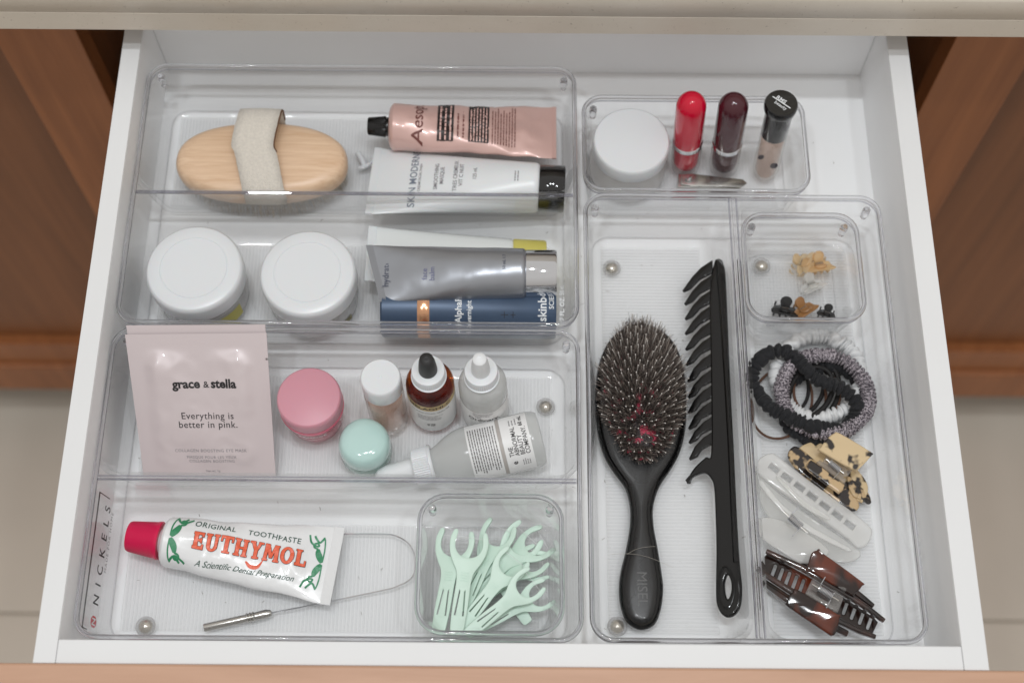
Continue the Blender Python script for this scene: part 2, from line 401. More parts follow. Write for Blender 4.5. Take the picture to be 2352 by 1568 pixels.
# ================================================================ TRAYS
def tray(name, label, x0, x1, y0, y1, base, top, cells, feet, ribs='y', inset=.006, fr=.009, rr=.013, wall=.0022, clip=True, group='clear acrylic organiser trays in the drawer'):
    ctr = Vector(((x0+x1)/2, (y0+y1)/2, base)); t = thing(name, label, 'tray', ctr, group)
    for (cx0, cx1, cy0, cy1) in cells:
        # inner skin from the opening down, round the base fillet, then the outer skin back up
        rings = []
        zb = base+.0024
        def rg(off, z, r=None): return rrect(cx0+off, cx1-off, cy0+off, cy1-off, max(rr-off*.3, .004) if r is None else r, z)
        H = top-.0014-zb
        inn = [(wall, top-.0014)]
        for k in range(1, 5): f_ = k/5; inn.append((wall+inset*f_*.9, zb+H-(H-fr)*f_))
        for a in range(0, 91, 18): inn.append((wall+inset*.9+fr*(1-cos(radians(a)))*.9, zb+fr-fr*sin(radians(a))))
        out_ = [(o-wall if z > zb+.002 else o-wall*.6, z-(0 if z > zb+fr else .002*(1-(z-zb)/fr))) for o, z in inn]
        rings = [rg(o, z) for o, z in reversed(out_)]+[rg(o, z) for o, z in inn]
        V, F = loft(rings, True, True, True)
        part('compartment', V, F, ACR, t, world=True, ang=radians(50))
        o = wall+inset*.9+fr*.9-.002
        # moulded ribbed base, a low wave
        a0, a1 = (cx0+o, cx1-o) if ribs == 'y' else (cy0+o, cy1-o)
        b0, b1 = (cy0+o, cy1-o) if ribs == 'y' else (cx0+o, cx1-o)
        pitch = .0024; n = int((a1-a0)/pitch); VV = []; FF = []
        prof = [(0, 0), (.14, 0), (.22, .0009), (.38, .00125), (.76, .00125), (.92, .0009)]
        for k in range(n):
            for (p, h) in prof:
                a = a0+(k+p)*pitch; VV += [(a, b0, h), (a, b1, h)] if ribs == 'y' else [(b0, a, h), (b1, a, h)]
        for k in range(n*len(prof)-1): FF.append((2*k, 2*k+1, 2*k+3, 2*k+2))
        part('ribbed_base', [Vector((v[0], v[1], zb+.0002+v[2])) for v in VV], FF, ACR_T, t, world=True)
    # rim: rounded bead round the outline and over each divider
    def bead(ring, w, h):
        n = len(ring); rings = []
        for i in range(n):
            tt = (ring[(i+1) % n]-ring[i-1]).normalized(); nn = Vector((tt.y, -tt.x, 0))
            rings.append([ring[i]+nn*(w/2)*cos(a)+Vector((0, 0, h/2*sin(a))) for a in [2*pi*j/10 for j in range(10)]])
        return loft(rings, True, loop=True)
    part('rim', *bead(rrect(x0+.0014, x1-.0014, y0+.0014, y1-.0014, rr, top), .0030, .0028), RIM, t, world=True)
    part('dark_line_bead', *bead(rrect(x0+.0012, x1-.0012, y0+.0012, y1-.0012, rr, top-.0050), .0010, .0009), RIMD, t, world=True)  # bead added to draw a dark line below the rim
    part('base_edge', *bead(rrect(x0+.0080, x1-.0080, y0+.0080, y1-.0080, rr, base+.0020), .0009, .0008), RIM, t, world=True)
    if len(cells) == 2:
        (a, b, c, d), (e, f, g, h) = cells
        if abs(c-g) > .01: P0, P1, Q0, Q1 = (x0+.0032, d+.001), (x1-.0032, d+.001), (x0+.0032, g-.001), (x1-.0032, g-.001)
        else: P0, P1, Q0, Q1 = (b+.001, y0+.0032), (b+.001, y1-.0032), (e-.001, y0+.0032), (e-.001, y1-.0032)
        lo = (min(P0[0], Q0[0]), max(P1[0], Q1[0]), min(P0[1], Q0[1]), max(P1[1], Q1[1]))
        part('divider_cap', *box(lo[0], lo[1], lo[2], lo[3], top-.0006, top+.0003, .0002), ACR, t, world=True, smooth=False)
        for A_, B_ in ((P0, P1), (Q0, Q1)):
            part('divider_edge', *sweep([(*A_, top+.0004), (*B_, top+.0004)], .0007, 8), RIMD, t, world=True)
        mx_, my_ = (P0[0]+Q0[0])/2, (P0[1]+Q0[1])/2
        part('highlight_bead', *sweep([((mx_ if P0[0] == P1[0] else P0[0]), (P0[1] if P0[0] == P1[0] else my_), top+.0006), ((mx_ if P0[0] == P1[0] else P1[0]), (P1[1] if P0[0] == P1[0] else my_), top+.0006)], .0011, 8), RIM, t, world=True)  # clear bead added for a bright streak along the divider
    # small clear beads added for the corner reflections
    if clip:
        for cxn, cyn, sx, sy in ((x0, y1, 1, -1), (x1, y1, -1, -1)):
            c = Vector((cxn+sx*.0085, cyn+sy*.0085, top-.008)); g = lathe([(.0001, -.007), (.0022, -.006), (.0026, -.002), (.0026, .004), (.0018, .0055), (.0001, .006)], 12)
            part('corner_glint', [v+c for v in g[0]], g[1], RIM, t, world=True)
    for fx, fy in feet:
        g = lathe([(.0045, -.0012), (.0046, 0), (.0040, .0018), (.0028, .0030), (.0014, .0036), (.0001, .0038)], 24)
        part('bumper_foot', [v+Vector((fx, fy, base+.0030)) for v in g[0]], g[1], FOOT, t, world=True)
        g = lathe([(.0048, 0), (.0062, 0), (.0064, .0006), (.0062, .001), (.0050, .001)], 24)
        part('foot_ring', [v+Vector((fx, fy, base+.0032)) for v in g[0]], g[1], FOOTR, t, world=True)
    return t
T = .0508
trA = tray('organiser_tray', 'long clear two-row tray at the rear left holding jars, tubes and a wooden brush', 0, .3048, .2055, .4085, .001, T,
     [(.0008, .304, .2063, .3020), (.0008, .304, .3052, .4077)], [(.284, .226)])
trB = tray('organiser_tray', 'long clear two-row tray at the front left holding sachets, droppers and toothpaste', 0, .3048, 0, .2032, .001, T,
     [(.0008, .304, .0008, .0980), (.0008, .304, .1022, .2024)], [(.0311, .0173), (.2837, .167), (.0311, .185)])
trC = tray('organiser_tray', 'big clear tray split lengthwise on the right, holding the hairbrush, comb and hair clips', .3085, .5112, .0005, .3053, .001, T,
     [(.3093, .4068, .0013, .3045), (.4138, .5104, .0013, .3045)], [(.3307, .2717), (.3286, .0196)], ribs='x')
trD = tray('organiser_tray', 'small clear tray at the rear right with nail lacquers and a white lidded jar', .3085, .4655, .3075, .3855, .001, .0498,
     [(.3093, .4647, .3083, .3847)], [], inset=.005)
trE = tray('organiser_box', 'small square clear box full of mint green floss picks', .2036, .2934, .0032, .0905, .0052, .0548,
     [(.2044, .2926, .0040, .0897)], [], inset=.006, rr=.016, ribs='x')
trF = tray('organiser_box', 'small square clear box at the rear right holding tiny claw clips', .4140, .4935, .2090, .2895, .0052, .0548,
     [(.4148, .4927, .2098, .2887)], [(.4357, .2723)], inset=.006, rr=.014)
# label on the left end wall of the front tray
st = thing('tray_sticker', 'clear sticker with black outline and small red emblem at the front tray left end', 'sticker', (.0035, .05, .03))
def wallmap(s, h, e=0):   # s along y, h height: inner face of the left end wall
    return Vector((.0030+(.046-h)*.16+e, s, h))
def wpoly(n, g, mat, e=.0004): part(n, [wallmap(v.x, v.y, e+v.z) for v in g[0]], g[1], mat, st, world=True, smooth=False)
wpoly('outline_print', flat([[(.008, .0436), (.093, .0436), (.093, .0453), (.008, .0453)], [(.008, .0135), (.0087, .0135), (.0087, .020), (.008, .020)], [(.0923, .030), (.093, .030), (.093, .0438), (.0923, .0438)], [(.008, .038), (.0088, .038), (.0088, .0438), (.008, .0438)]]), INK)
g = text('N I C K E L S', .0105, .01, space=1.25); wpoly('letters', ([Vector((v.x*.86+.056, v.y+.0305, 0)) for v in g[0]], g[1]), INK)
g = text('MADE FOR HOME', .0040, 0, space=1.3); wpoly('letters', ([Vector((v.x+.066, v.y+.0235, 0)) for v in g[0]], g[1]), GREYINK)
RED = plain('red_print', (196, 40, 52), .5)
wpoly('emblem', flat([[(.0115+.0028*cos(a)*1.35+.003, .0305+.0034*sin(a)*1.2) for a in [radians(k) for k in (20, 45, 70, 110, 135, 160, 200, 225, 250, 290, 315, 340)]]]), RED, .0003)
g = text('N', .0065, .02); wpoly('letters', ([Vector((v.x+.0145, v.y+.0305, 0)) for v in g[0]], g[1]), WHITEINK, .0005)
# ================================================================ STANDING THINGS
ZF = .0046
def stand(name, label, cat, base, top, h=None, group=None):
    """thing standing on its base point; base=(u,v,z), top=(u,v,z): local z points along it"""
    a = at(*base); b = at(*top)
    if h: b = a+(b-a).normalized()*h
    return thing(name, label, cat, axis_frame(a, b), group), (b-a).length
def upright(name, label, cat, u, v, z, group=None):
    """upright thing whose top centre is seen at (u,v) at height z"""
    p = at(u, v, z); return thing(name, label, cat, Matrix.Translation((p.x, p.y, ZF)), group)
def cyl_decal(name, g, R, mat, parent, h0, phi=0, cut=.0012, e=.00008):
    """wrap flat marks round a local-z cylinder, facing -y"""
    fn = lambda x, y, z: Vector(((R+e+z)*sin(x/R+phi), -(R+e+z)*cos(x/R+phi), h0+y))
    return decal(name, g, fn, mat, parent, (cut, 0))
def cyl_patch(R, h0, h1, a0, a1, n=28, rc=0, e=0):
    V = []; F = []
    for j in range(n+1):
        a = a0+(a1-a0)*j/n
        for h in (h0, h1): V.append(Vector(((R+e)*sin(a), -(R+e)*cos(a), h)))
    for j in range(n): F.append((2*j, 2*j+2, 2*j+3, 2*j+1))
    return V, F
# --- white lidded jars (rear tray)
JARG = clear('frosted_jar_glass', (.9, .9, .9), .12, body=.62, bodycol=(.86, .86, .86))
LABELY = plain('yellow_green_label', (196, 190, 96), .5)
def lid_jar(label, u, v, z, r, group, tilt=0, inner=True):
    t = upright('cosmetic_jar', label, 'jar', u, v, z, group); H = z-ZF
    if tilt: t.matrix_world = t.matrix_world @ Matrix.Rotation(radians(tilt), 4, 'X'); WM[t] = t.matrix_world.copy()
    lh = .016
    prof = [(r*.97, H-lh), (r, H-lh+.001), (r, H-.004), (r*.985, H-.0018), (r*.95, H-.0004), (r*.93, H), (r*.70, H), (r*.695, H-.0004), (r*.68, H-.0004), (r*.675, H), (.0001, H+.0001)] if inner else \
           [(r*.97, H-lh), (r, H-lh+.001), (r, H-.0025), (r*.985, H-.0008), (r*.96, H), (.0001, H+.0003)]
    part('lid', *lathe(prof, 72), LID, t)
    part('glass_body', *lathe([(r*.7, .0005), (r*.88, .0012), (r*.93, .004), (r*.955, .010), (r*.955, H-lh-.004), (r*.85, H-lh-.0005)], 64), JARG, t)
    return t
j1 = lid_jar('white lidded jar nearest the drawer\'s left wall, with a yellow label low down', 445, 615, .0485, .0325, 'white lidded jars in the left rear tray')
part('label_print', *cyl_patch(.0313, .006, .020, radians(15), radians(62)), LABELY, j1)
j2 = lid_jar('white lidded jar between the other white jar and the squeeze tubes', 706, 625, .0485, .0322, 'white lidded jars in the left rear tray')
part('label_print', *cyl_patch(.0310, .006, .012, radians(38), radians(60)), plain('olive_label', (130, 124, 80), .5), j2)
j3 = upright('cosmetic_jar', 'round white screw jar in the small rear tray beside the red lacquer', 'jar', 1450.6, 322, .0475)
part('lid', *lathe([(.0262, .029), (.0268, .030), (.0268, .0405), (.0264, .0422), (.0256, .0429), (.0001, .0433)], 72), LID, j3)
part('glass_body', *lathe([(.020, .0004), (.0255, .001), (.0272, .003), (.0276, .008), (.0274, .020), (.026, .0285), (.022, .0288)], 64), clear('milk_glass', (.92, .92, .92), .1, body=.7, bodycol=(.88, .87, .86)), j3)
# --- pink jar
PINKL = plain('rose_plastic', (206, 146, 160), .4, sss=.15)
PINKB = clear('rose_clear_plastic', (.96, .62, .68), .06, body=.30, bodycol=(.93, .35, .45))
t = upright('cosmetic_jar', 'translucent rose pink jar beside the pink sachet', 'jar', 709, 911, .048)
H = .048-ZF; r = .0208
part('lid', *lathe([(r*.99, H-.013), (r, H-.0125), (r, H-.003), (r*.985, H-.0012), (r*.95, H-.0002), (r*.93, H), (.0001, H+.0001)], 72), PINKL, t)
part('lid_skirt', *lathe([(r*1.005, H-.0165), (r*1.01, H-.0135), (r*.9, H-.0132)], 64), plain('deep_rose_plastic', (214, 96, 122), .25), t)
part('jar_body', *lathe([(.012, .0006), (r*.76, .001), (r*.84, .004), (r*.92, .014), (r*.95, H-.0175), (r*.7, H-.0172)], 64), PINKB, t)
part('cream', *lathe([(.0001, .006), (.010, .007), (.0145, .012), (.0165, H-.020), (.0001, H-.0195)], 40), plain('pink_cream', (214, 90, 112), .5), t)
cyl_decal('lettering', text('LANEIGE', .0042, .01, space=1.15), r*.94, WHITEINK, t, .020, .05)
cyl_decal('lettering', text('lip sleeping mask', .0019, 0), r*.93, WHITEINK, t, .0155, .05)
# --- mint jar
t = upright('cosmetic_jar', 'small mint green jar with a domed lid in front of the pink jar', 'jar', 834, 1008, .036)
H = .036-ZF; r = .0168
part('lid', *lathe([(r*.97, H-.016), (r, H-.014), (r*1.0, H-.010), (r*.975, H-.006), (r*.90, H-.0028), (r*.78, H-.001), (r*.5, H-.0002), (.0001, H)], 64), plain('mint_plastic', (188, 219, 214), .12, coat=.4), t)
part('jar_body', *lathe([(.009, .0006), (r*.8, .001), (r*.95, .003), (r*1.02, .009), (r*.98, H-.0165), (r*.7, H-.0163)], 56), clear('mint_clear_plastic', (.9, .97, .95), .08, body=.3, bodycol=(.72, .88, .84)), t)
# --- small bottle with a white cap
t, L = stand('mini_bottle', 'small clear bottle of pale pink liquid under a round white cap', 'bottle', (895, 962, ZF), (873.5, 865, .075))
r = .0128
part('cap', *lathe([(r*.98, L-.017), (r, L-.0165), (r, L-.002), (r*.97, L-.0006), (r*.92, L), (r*.08, L), (r*.06, L-.0003), (.0001, L-.0003)], 56), LID, t)
part('glass_body', *lathe([(.009, .0004), (r*.92, .0008), (r*1.0, .003), (r*1.0, L-.024), (r*.93, L-.0205), (r*.7, L-.0175)], 48), clear('clear_bottle_glass', (.96, .95, .94), .03, body=.04), t)
part('liquid', *lathe([(.0001, .003), (r*.82, .0034), (r*.88, .006), (r*.88, L-.034), (.0001, L-.034)], 40), clear('pink_liquid', (.97, .86, .80), .05, body=.10, bodycol=(.95, .72, .62)), t)
# --- dropper bottles
AMB = clear('amber_glass', (.60, .27, .07), .03, f0=.05, bump=.02)
FROST = clear('frosted_glass', (.93, .94, .935), .18, body=.50, bodycol=(.97, .98, .975), f0=.05)
PAPER = plain('label_paper', (232, 232, 232), .45)
def dropper(t, L, rb, body, bulbmat, scale=1, liquid=None, label=None):
    s = scale; sh = .060*s*L/(.1*s); sh = L*.55
    pr = [(rb*.5, .0006), (rb*.93, .001), (rb, .0035), (rb, sh), (rb*.985, sh+.003), (rb*.9, sh+.0065), (rb*.74, sh+.0095), (rb*.56, sh+.0115), (rb*.5, sh+.013), (rb*.5, L*.72)]
    part('glass_body', *lathe(pr, 56), body, t)
    rc = .0106*s; c0 = L*.68; c1 = L*.79
    part('collar', *lathe([(rc*1.03, c0), (rc*1.06, c0+.0008), (rc*1.06, c0+.0016), (rc, c0+.0018), (rc, c1-.0006), (rc*.95, c1), (rc*.55, c1+.0006)], 96, (3, 4, 96, .00035)), LID, t)
    rbu = .0056*s
    part('dropper_bulb', *lathe([(rbu*1.05, c1+.0004), (rbu*1.05, c1+.002), (rbu*.98, c1+(L-c1)*.4), (rbu*.90, c1+(L-c1)*.68), (rbu*.76, L-.0018), (rbu*.5, L-.0006), (rbu*.3, L-.0004), (rbu*.28, L-.0008), (.0001, L-.0009)], 40), bulbmat, t)
    part('pipette', *lathe([(.0012, .012), (.0026, .02), (.0028, c0)], 16), clear('pipette_glass_'+str(len(MATS)), (.95, .95, .95), .03), t)
    if liquid: part('liquid', *lathe([(.0001, .0025), (rb*.85, .003), (rb*.9, .005), (rb*.9, sh*.82), (.0001, sh*.82)], 40), liquid, t)
t, L = stand('dropper_bottle', 'amber glass dropper bottle with a black rubber bulb and white collar', 'bottle', (997, 945, ZF), (979, 822, .102))
dropper(t, L, .0155, AMB, BLACKM, liquid=clear('amber_liquid', (.80, .36, .12), .05, body=.12, bodycol=(.5, .15, .04)))
part('label_paper', *cyl_patch(.0155, .006, .044, -1.9, 1.9, 40, e=.00006), PAPER, t)
part('label_band', *cyl_patch(.0155, .044, .052, -1.9, 1.9, 40, e=.00006), plain('gold_label', (205, 180, 128), .4, metal=.3), t)
cyl_decal('lettering', text('MELAGHI-C', .0058, .012), .0155, INK, t, .0478, e=.0002)
cyl_decal('lettering', text('CLARIFYING SERUM', .0030, .004), .0155, GREYINK, t, .040, e=.0002)
cyl_decal('small_print', tiny_lines(4, .018, .0022, .0006, 3), .0155, GREYINK, t, .031, e=.0002)
cyl_decal('small_print', tiny_lines(2, .006, .0022, .0011, 4, .1), .0155, INK, t, .018, e=.0002)
t, L = stand('dropper_bottle', 'frosted glass dropper bottle standing upright with a white bulb and white collar', 'bottle', (1117, 950, ZF), (1101, 822, .102))
dropper(t, L, .0155, FROST, MATTE)
part('label_paper', *cyl_patch(.0155, .006, .042, -1.9, 1.9, 40, e=.00006), PAPER, t)
cyl_decal('small_print', tiny_lines(3, .014, .0018, .0005, 8), .0155, GREYINK, t, .038, e=.0002)
cyl_decal('lettering', text('The', .0026, .01), .0155, INK, t, .0335, -.25, e=.0002)
cyl_decal('lettering', text('Ordinary.', .0055, .012), .0155, INK, t, .0295, e=.0002)
cyl_decal('rule', flat([[(-.02, -.0001), (.02, -.0001), (.02, .0001), (-.02, .0001)]]), .0155, GREYINK, t, .0265, e=.0002)
# lying frosted bottle; local z from base to dropper tip
r60 = .0188
A = at(1247, 1003, ZF+r60+.001); B = at(880, 1092, .014); B = A+(B-A).normalized()*.112
t = thing('dropper_bottle', 'frosted glass dropper bottle lying on its side below the upright ones', 'bottle', axis_frame(A, B)); L = .112
M_ = t.matrix_world
part('glass_body', *lathe([(r60*.5, .0006), (r60*.88, .0012), (r60*.97, .004), (r60, .008), (r60, .048), (r60*.99, .052), (r60*.93, .057), (r60*.80, .063), (r60*.64, .068), (r60*.54, .072), (r60*.5, .076)], 64), FROST, t)
part('collar', *lathe([(.0124, .0735), (.0130, .0745), (.0130, .0755), (.0122, .0758), (.0118, .086), (.0108, .0868), (.006, .087)], 96, (3, 4, 96, .0004)), LID, t)
part('dropper_bulb', *lathe([(.0072, .0866), (.0070, .09), (.0062, .104), (.0048, .1095), (.0026, .112), (.0001, .1125)], 40), MATTE, t)
upa = math.atan2(*((M_.to_3x3().inverted() @ Vector((0, -.25, .97))).xy[:]))  # angle of the camera-facing side
def side(phi_off=0):
    v = M_.to_3x3().inverted() @ Vector((0, -.30, .95)); return math.atan2(v.x, -v.y)+phi_off
ph = side()
def lie_patch(h0, h1, a0, a1): return cyl_patch(r60, h0, h1, ph+a0, ph+a1, 36, e=.00006)
part('label_paper', *lie_patch(.008, .026, -1.25, 1.25), PAPER, t)
part('label_paper', *lie_patch(.0285, .0485, -1.25, 1.25), PAPER, t)
part('label_stripe', *lie_patch(.0262, .0283, -1.25, 1.25), plain('taupe_stripe', (176, 170, 166), .5), t)
def lie(n, g, mat, s, h):   # s: across the label, h: along the bottle; text reads across the bottle
    cyl_decal(n, ([Vector((v.x+s, v.y, v.z)) for v in g[0]], g[1]), r60, mat, t, h, ph, e=.0002)
g = text('THE\nABNORMAL\nBEAUTY\nCOMPANY.', .0042, .010, line=.85, align='LEFT', sx=.85); lie('lettering', g, INK, -.0085, .0165)
lie('lettering', text('60 mL', .0036, .02), INK, .0150, .0125); lie('small_print', tiny_lines(3, .006, .002, .0006, 5), GREYINK, .0150, .0175)
lie('lettering', text('e', .0052, .02), INK, -.0135, .021); lie('small_print', tiny_lines(4, .005, .0014, .0005, 9), GREYINK, -.0140, .0135)
lie('small_print', rot2(tiny_lines(11, .032, .00165, .00062, 12, .12), 180), plain('print_ink', (92, 88, 92), .5), 0, .0385)
# --- nail lacquers
def lacquer(label, base, top, col, group):
    t, L = stand('nail_lacquer', label, 'bottle', base, top, None, group); r = .0102
    cm = plain('lacquer_'+str(len(MATS)), col, .08, coat=.5, spec=.35)
    lq = plain('lacquer_liquid_'+str(len(MATS)), col, .25, coat=.5)
    part('cap', *lathe([(r*1.0, L*.42), (r*1.02, L*.43), (r*1.02, L-.012)] + [(r*1.02*cos(radians(a)), L-.0115+.0115*sin(radians(a))) for a in range(10, 90, 10)]+[(.0001, L)], 48), cm, t)
    part('silver_ring', *lathe([(r*1.0, L*.375), (r*1.05, L*.38), (r*1.05, L*.415), (r*1.0, L*.42)], 48), CHROME, t)
    part('glass_body', *lathe([(r*.4, .0003), (r*.75, .001), (r*.97, .004), (r*1.03, .009), (r*1.03, L*.36), (r*.95, L*.374)], 48), clear('lacquer_glass_'+str(len(MATS)), (.95, .94, .94), .02, f0=.06), t)
    part('liquid', *lathe([(.0001, .006), (r*.6, .007), (r*.86, .010), (r*.90, .014), (r*.90, L*.365), (.0001, L*.366)], 40), lq, t)
lacquer('bright crimson capsule shaped nail lacquer with a silver ring', (1573, 388, ZF), (1590, 222, .092), (200, 0, 46), 'capsule nail lacquers')
lacquer('dark burgundy capsule shaped nail lacquer with a silver ring', (1660, 392, ZF), (1688, 224, .092), (72, 26, 36), 'capsule nail lacquers')
t, L = stand('roll_on_bottle', 'slim clear bottle of pale pink oil with black cap and petal inside', 'bottle', (1755, 402, ZF), (1795, 236, .090)); r = .0094
part('cap', *lathe([(r*.98, L*.60), (r*1.0, L*.61), (r*1.0, L-.008), (r*1.16, L-.007), (r*1.2, L-.0055), (r*1.2, L-.0012), (r*1.12, L), (.0001, L+.0002)], 48), plain('gloss_black', (16, 17, 18), .1, coat=.6), t)
part('glass_body', *lathe([(r*.3, .0003), (r*.6, .0006), (r*.88, .004), (r*1.0, .011), (r*.98, L*.55), (r*.9, L*.598)], 48), clear('bottle_glass', (.96, .95, .94), .02, f0=.06), t)
part('oil', *lathe([(.0001, .003), (r*.6, .004), (r*.82, .01), (r*.86, L*.52), (.0001, L*.52)], 36), clear('rose_oil', (.93, .84, .79), .04, body=.11, bodycol=(.84, .66, .58)), t)
for (a, b, c, sc) in ((.003, -.0086, .024, 1.0), (-.0068, -.006, .031, .8)):
    part('petal', [Vector((a+.0028*sc*cos(k), b, c+.0036*sc*sin(k))) for k in [2*pi*i/9 for i in range(9)]], [tuple(range(9))], plain('dried_petal_'+str(len(MATS)), (66, 60, 68), .7), t, smooth=False)
fn = lambda x, y, z: Vector((x, y, L+.0003+z))
gs = join(rot2(text('RMS', .0042, .02), -42, -.0012, .0022), rot2(text('beauty', .0036, .01), -42, -.002, -.0026))
part('lettering', [fn(v.x+.0012, v.y, v.z) for v in gs[0]], gs[1], WHITEINK, t, smooth=False)
g = rot2(flat([[(-.0075, -.0004), (.0075, -.0004), (.0075, .0004), (-.0075, .0004)]]), -42); part('slash_mark', [fn(v.x, v.y, v.z) for v in g[0]], g[1], WHITEINK, t, smooth=False)
# --- nail clipper
c = at(1640, 428, .012); t = thing('nail_clipper', 'small steel nail clipper lying at the front of the small rear tray', 'nail clipper', frame(at(1575, 424, .010), at(1735, 434, .010)-at(1575, 424, .010)))
part('lever', *join((lambda g: ([v+Vector((0, 0, .0062)) for v in g[0]], g[1]))(plate([(-.004, -.004), (.004, -.005), (.04, -.003), (.043, 0), (.04, .003), (.004, .005), (-.004, .004)], .0012, .0003))), STEEL, t)
part('jaw', *plate([(-.006, -.0055), (.002, -.005), (.038, -.0035), (.04, 0), (.038, .0035), (.002, .005), (-.006, .0055)], .0014, .0003), STEEL, t)
part('jaw', *(lambda g: ([v+Vector((0, 0, .003+(.04-v.x)*.02)) for v in g[0]], g[1]))(plate([(-.006, -.0055), (.002, -.005), (.038, -.0035), (.04, 0), (.038, .0035), (.002, .005), (-.006, .0055)], .0014, .0003)), STEEL, t)
part('pin', *(lambda g: ([v+Vector((.001, 0, 0)) for v in g[0]], g[1]))(lathe([(.0018, 0), (.0018, .008), (.0024, .0082), (.0022, .0094), (.0001, .0096)], 16)), CHROME, t)
# ================================================================ SQUEEZE TUBES
class Tube:
    """squeeze tube: local x from shoulder (0) to crimp (L), z up"""
    def __init__(s, name, label, cat, cap_uvz, end_uvz, r, wend, mat, L=None, group=None, roll=0, dent=0, skew=0, bend=.75, flat=1.0, seed=0, ends=.0006, crimpmat=None, crimp=.005, nx=44, ny=40):
        a = at(*cap_uvz); b = at(*end_uvz); s.L = L or (b-a).length
        M = frame(a, b-a) @ Matrix.Rotation(radians(roll), 4, 'X')
        s.t = thing(name, label, cat, M, group); s.r, s.w2, s.bend, s.flat, s.dent, s.seed = r, wend/2, bend, flat, dent, seed
        rings = []
        for i in range(nx+1):
            x = s.L*i/nx; ring = []
            a_, b_ = s.ab(x)
            for j in range(ny):
                th = 2*pi*j/ny; y = a_*cos(th)
                d = s.dn(x, y) if sin(th) > 0 else 0
                ring.append(Vector((x, y+s.edge(x, cos(th)), b_*sin(th)+d*abs(sin(th))**.5)))
            if skew: ring = [Vector((q.x+skew*(q.y/s.w2)*(x/s.L)**3, q.y, q.z)) for q in ring]
            rings.append(ring)
        sh = [[Vector((-k, r*f*cos(2*pi*j/ny), r*f*sin(2*pi*j/ny))) for j in range(ny)] for k, f in ((.0035, .62), (.0028, .82), (.0012, .95))]
        part('tube_body', *loft(sh+rings, True, True, True), mat, s.t)
        if crimp:
            n = int(crimp/.0007); w = s.w2; V = []
            rr = []
            for i in range(2*n+1):
                x = s.L+i*crimp/(2*n); h = ends+(.00018 if i % 2 else 0)
                rr.append([Vector((x-skew, -w, -h)), Vector((x+skew, w, -h)), Vector((x+skew, w, h)), Vector((x-skew, -w, h))])
            part('crimped_end', *loft(rr, True, True, True), crimpmat or mat, s.t, smooth=False)
    def ab(s, x):
        t = max(0, min(1, x/s.L)); e = t*t*(3-2*t)
        return s.r+(s.w2-s.r)*t, max(.0006, s.r*s.flat**(min(1, t*4))*(1-t**(1/s.bend*1.3))+.0006*t)
    def edge(s, x, c): return 0 if not s.dent else s.dent*.5*noise.noise(Vector((x*60, s.seed+7, c*1.5)))*abs(c)*min(1, x*80)*min(1, (s.L-x)*80)
    def dn(s, x, y):
        if not s.dent: return 0
        p = Vector((x*70, y*90, s.seed)); q = Vector((x*190, y*160, s.seed+3))
        f = min(1, x*60)*min(1, max(0, s.L-x)*60)
        return s.dent*f*(.75*noise.noise(p)-.5*abs(noise.noise(q))+.12*noise.noise(q*3))
    def top(s, x, y, e=.00015):
        a_, b_ = s.ab(x); c = max(-.985, min(.985, y/a_)); sn = sqrt(1-c*c)
        return Vector((x, y+s.edge(x, c), b_*sn+s.dn(x, y)*sn**.5+e))
    def mark(s, name, g, mat, x, y, deg=0, cut=(.0012, .0012), e=.0003):
        g = rot2(g, deg, x, y); return decal(name, g, lambda a, b, c: s.top(a, b, e+c), mat, s.t, cut)
    def cap(s, prof, mat, ridge=None, seg=64, name='cap'):
        g = lathe(prof, seg, ridge); V = [Vector((-v.z, v.y, v.x)) for v in g[0]]; part(name, V, g[1], mat, s.t)
# pink metal hand cream
PINKM = plain('blush_enamelled_metal', (212, 176, 168), .28, coat=.3, metal=.15)
T1 = Tube('cream_tube', 'crinkled blush pink metal cream tube with black cap at the rear', 'tube', (905, 292, .036), (1268, 305, .032), .0168, .046, PINKM, dent=.0034, seed=4, bend=.8, flat=.8, crimp=.003, roll=-6)
T1.cap([(.0062, .0025), (.0068, .0040), (.0066, .0055), (.0075, .006), (.0062, .018), (.0055, .0186), (.0001, .0187)], BLACK, (3, 4, 64, .0003))
BLK2 = plain('black_panel_print', (34, 26, 26), .4); PINKI = plain('pink_print', (226, 186, 178), .4); BRI = plain('brown_print', (110, 60, 54), .4)
sg = 90
T1.mark('lettering', text('Aesop.', .0115, .008), BRI, .0175, -.0015, sg)
T1.mark('printed_panel', flat([[(.031, -.0155), (.0425, -.0155), (.0425, .0165), (.031, .0165)]]), BLK2, 0, 0)
T1.mark('printed_panel', flat([[(.053, -.0160), (.0675, -.0160), (.0675, .0170), (.053, .0170)]]), BLK2, 0, 0)
T1.mark('small_print', tiny_lines(3, .030, .0035, .0011, 21, .3), PINKI, .0368, 0, sg, e=.0005)
T1.mark('small_print', tiny_lines(6, .031, .0022, .0008, 22, .1), PINKI, .0602, 0, sg, e=.0005)
T1.mark('small_print', tiny_lines(2, .026, .0038, .0011, 23, .3), BRI, .0475, 0, sg)
T1.mark('small_print', tiny_lines(9, .033, .0020, .0007, 24, .15), BRI, .0780, 0, sg)
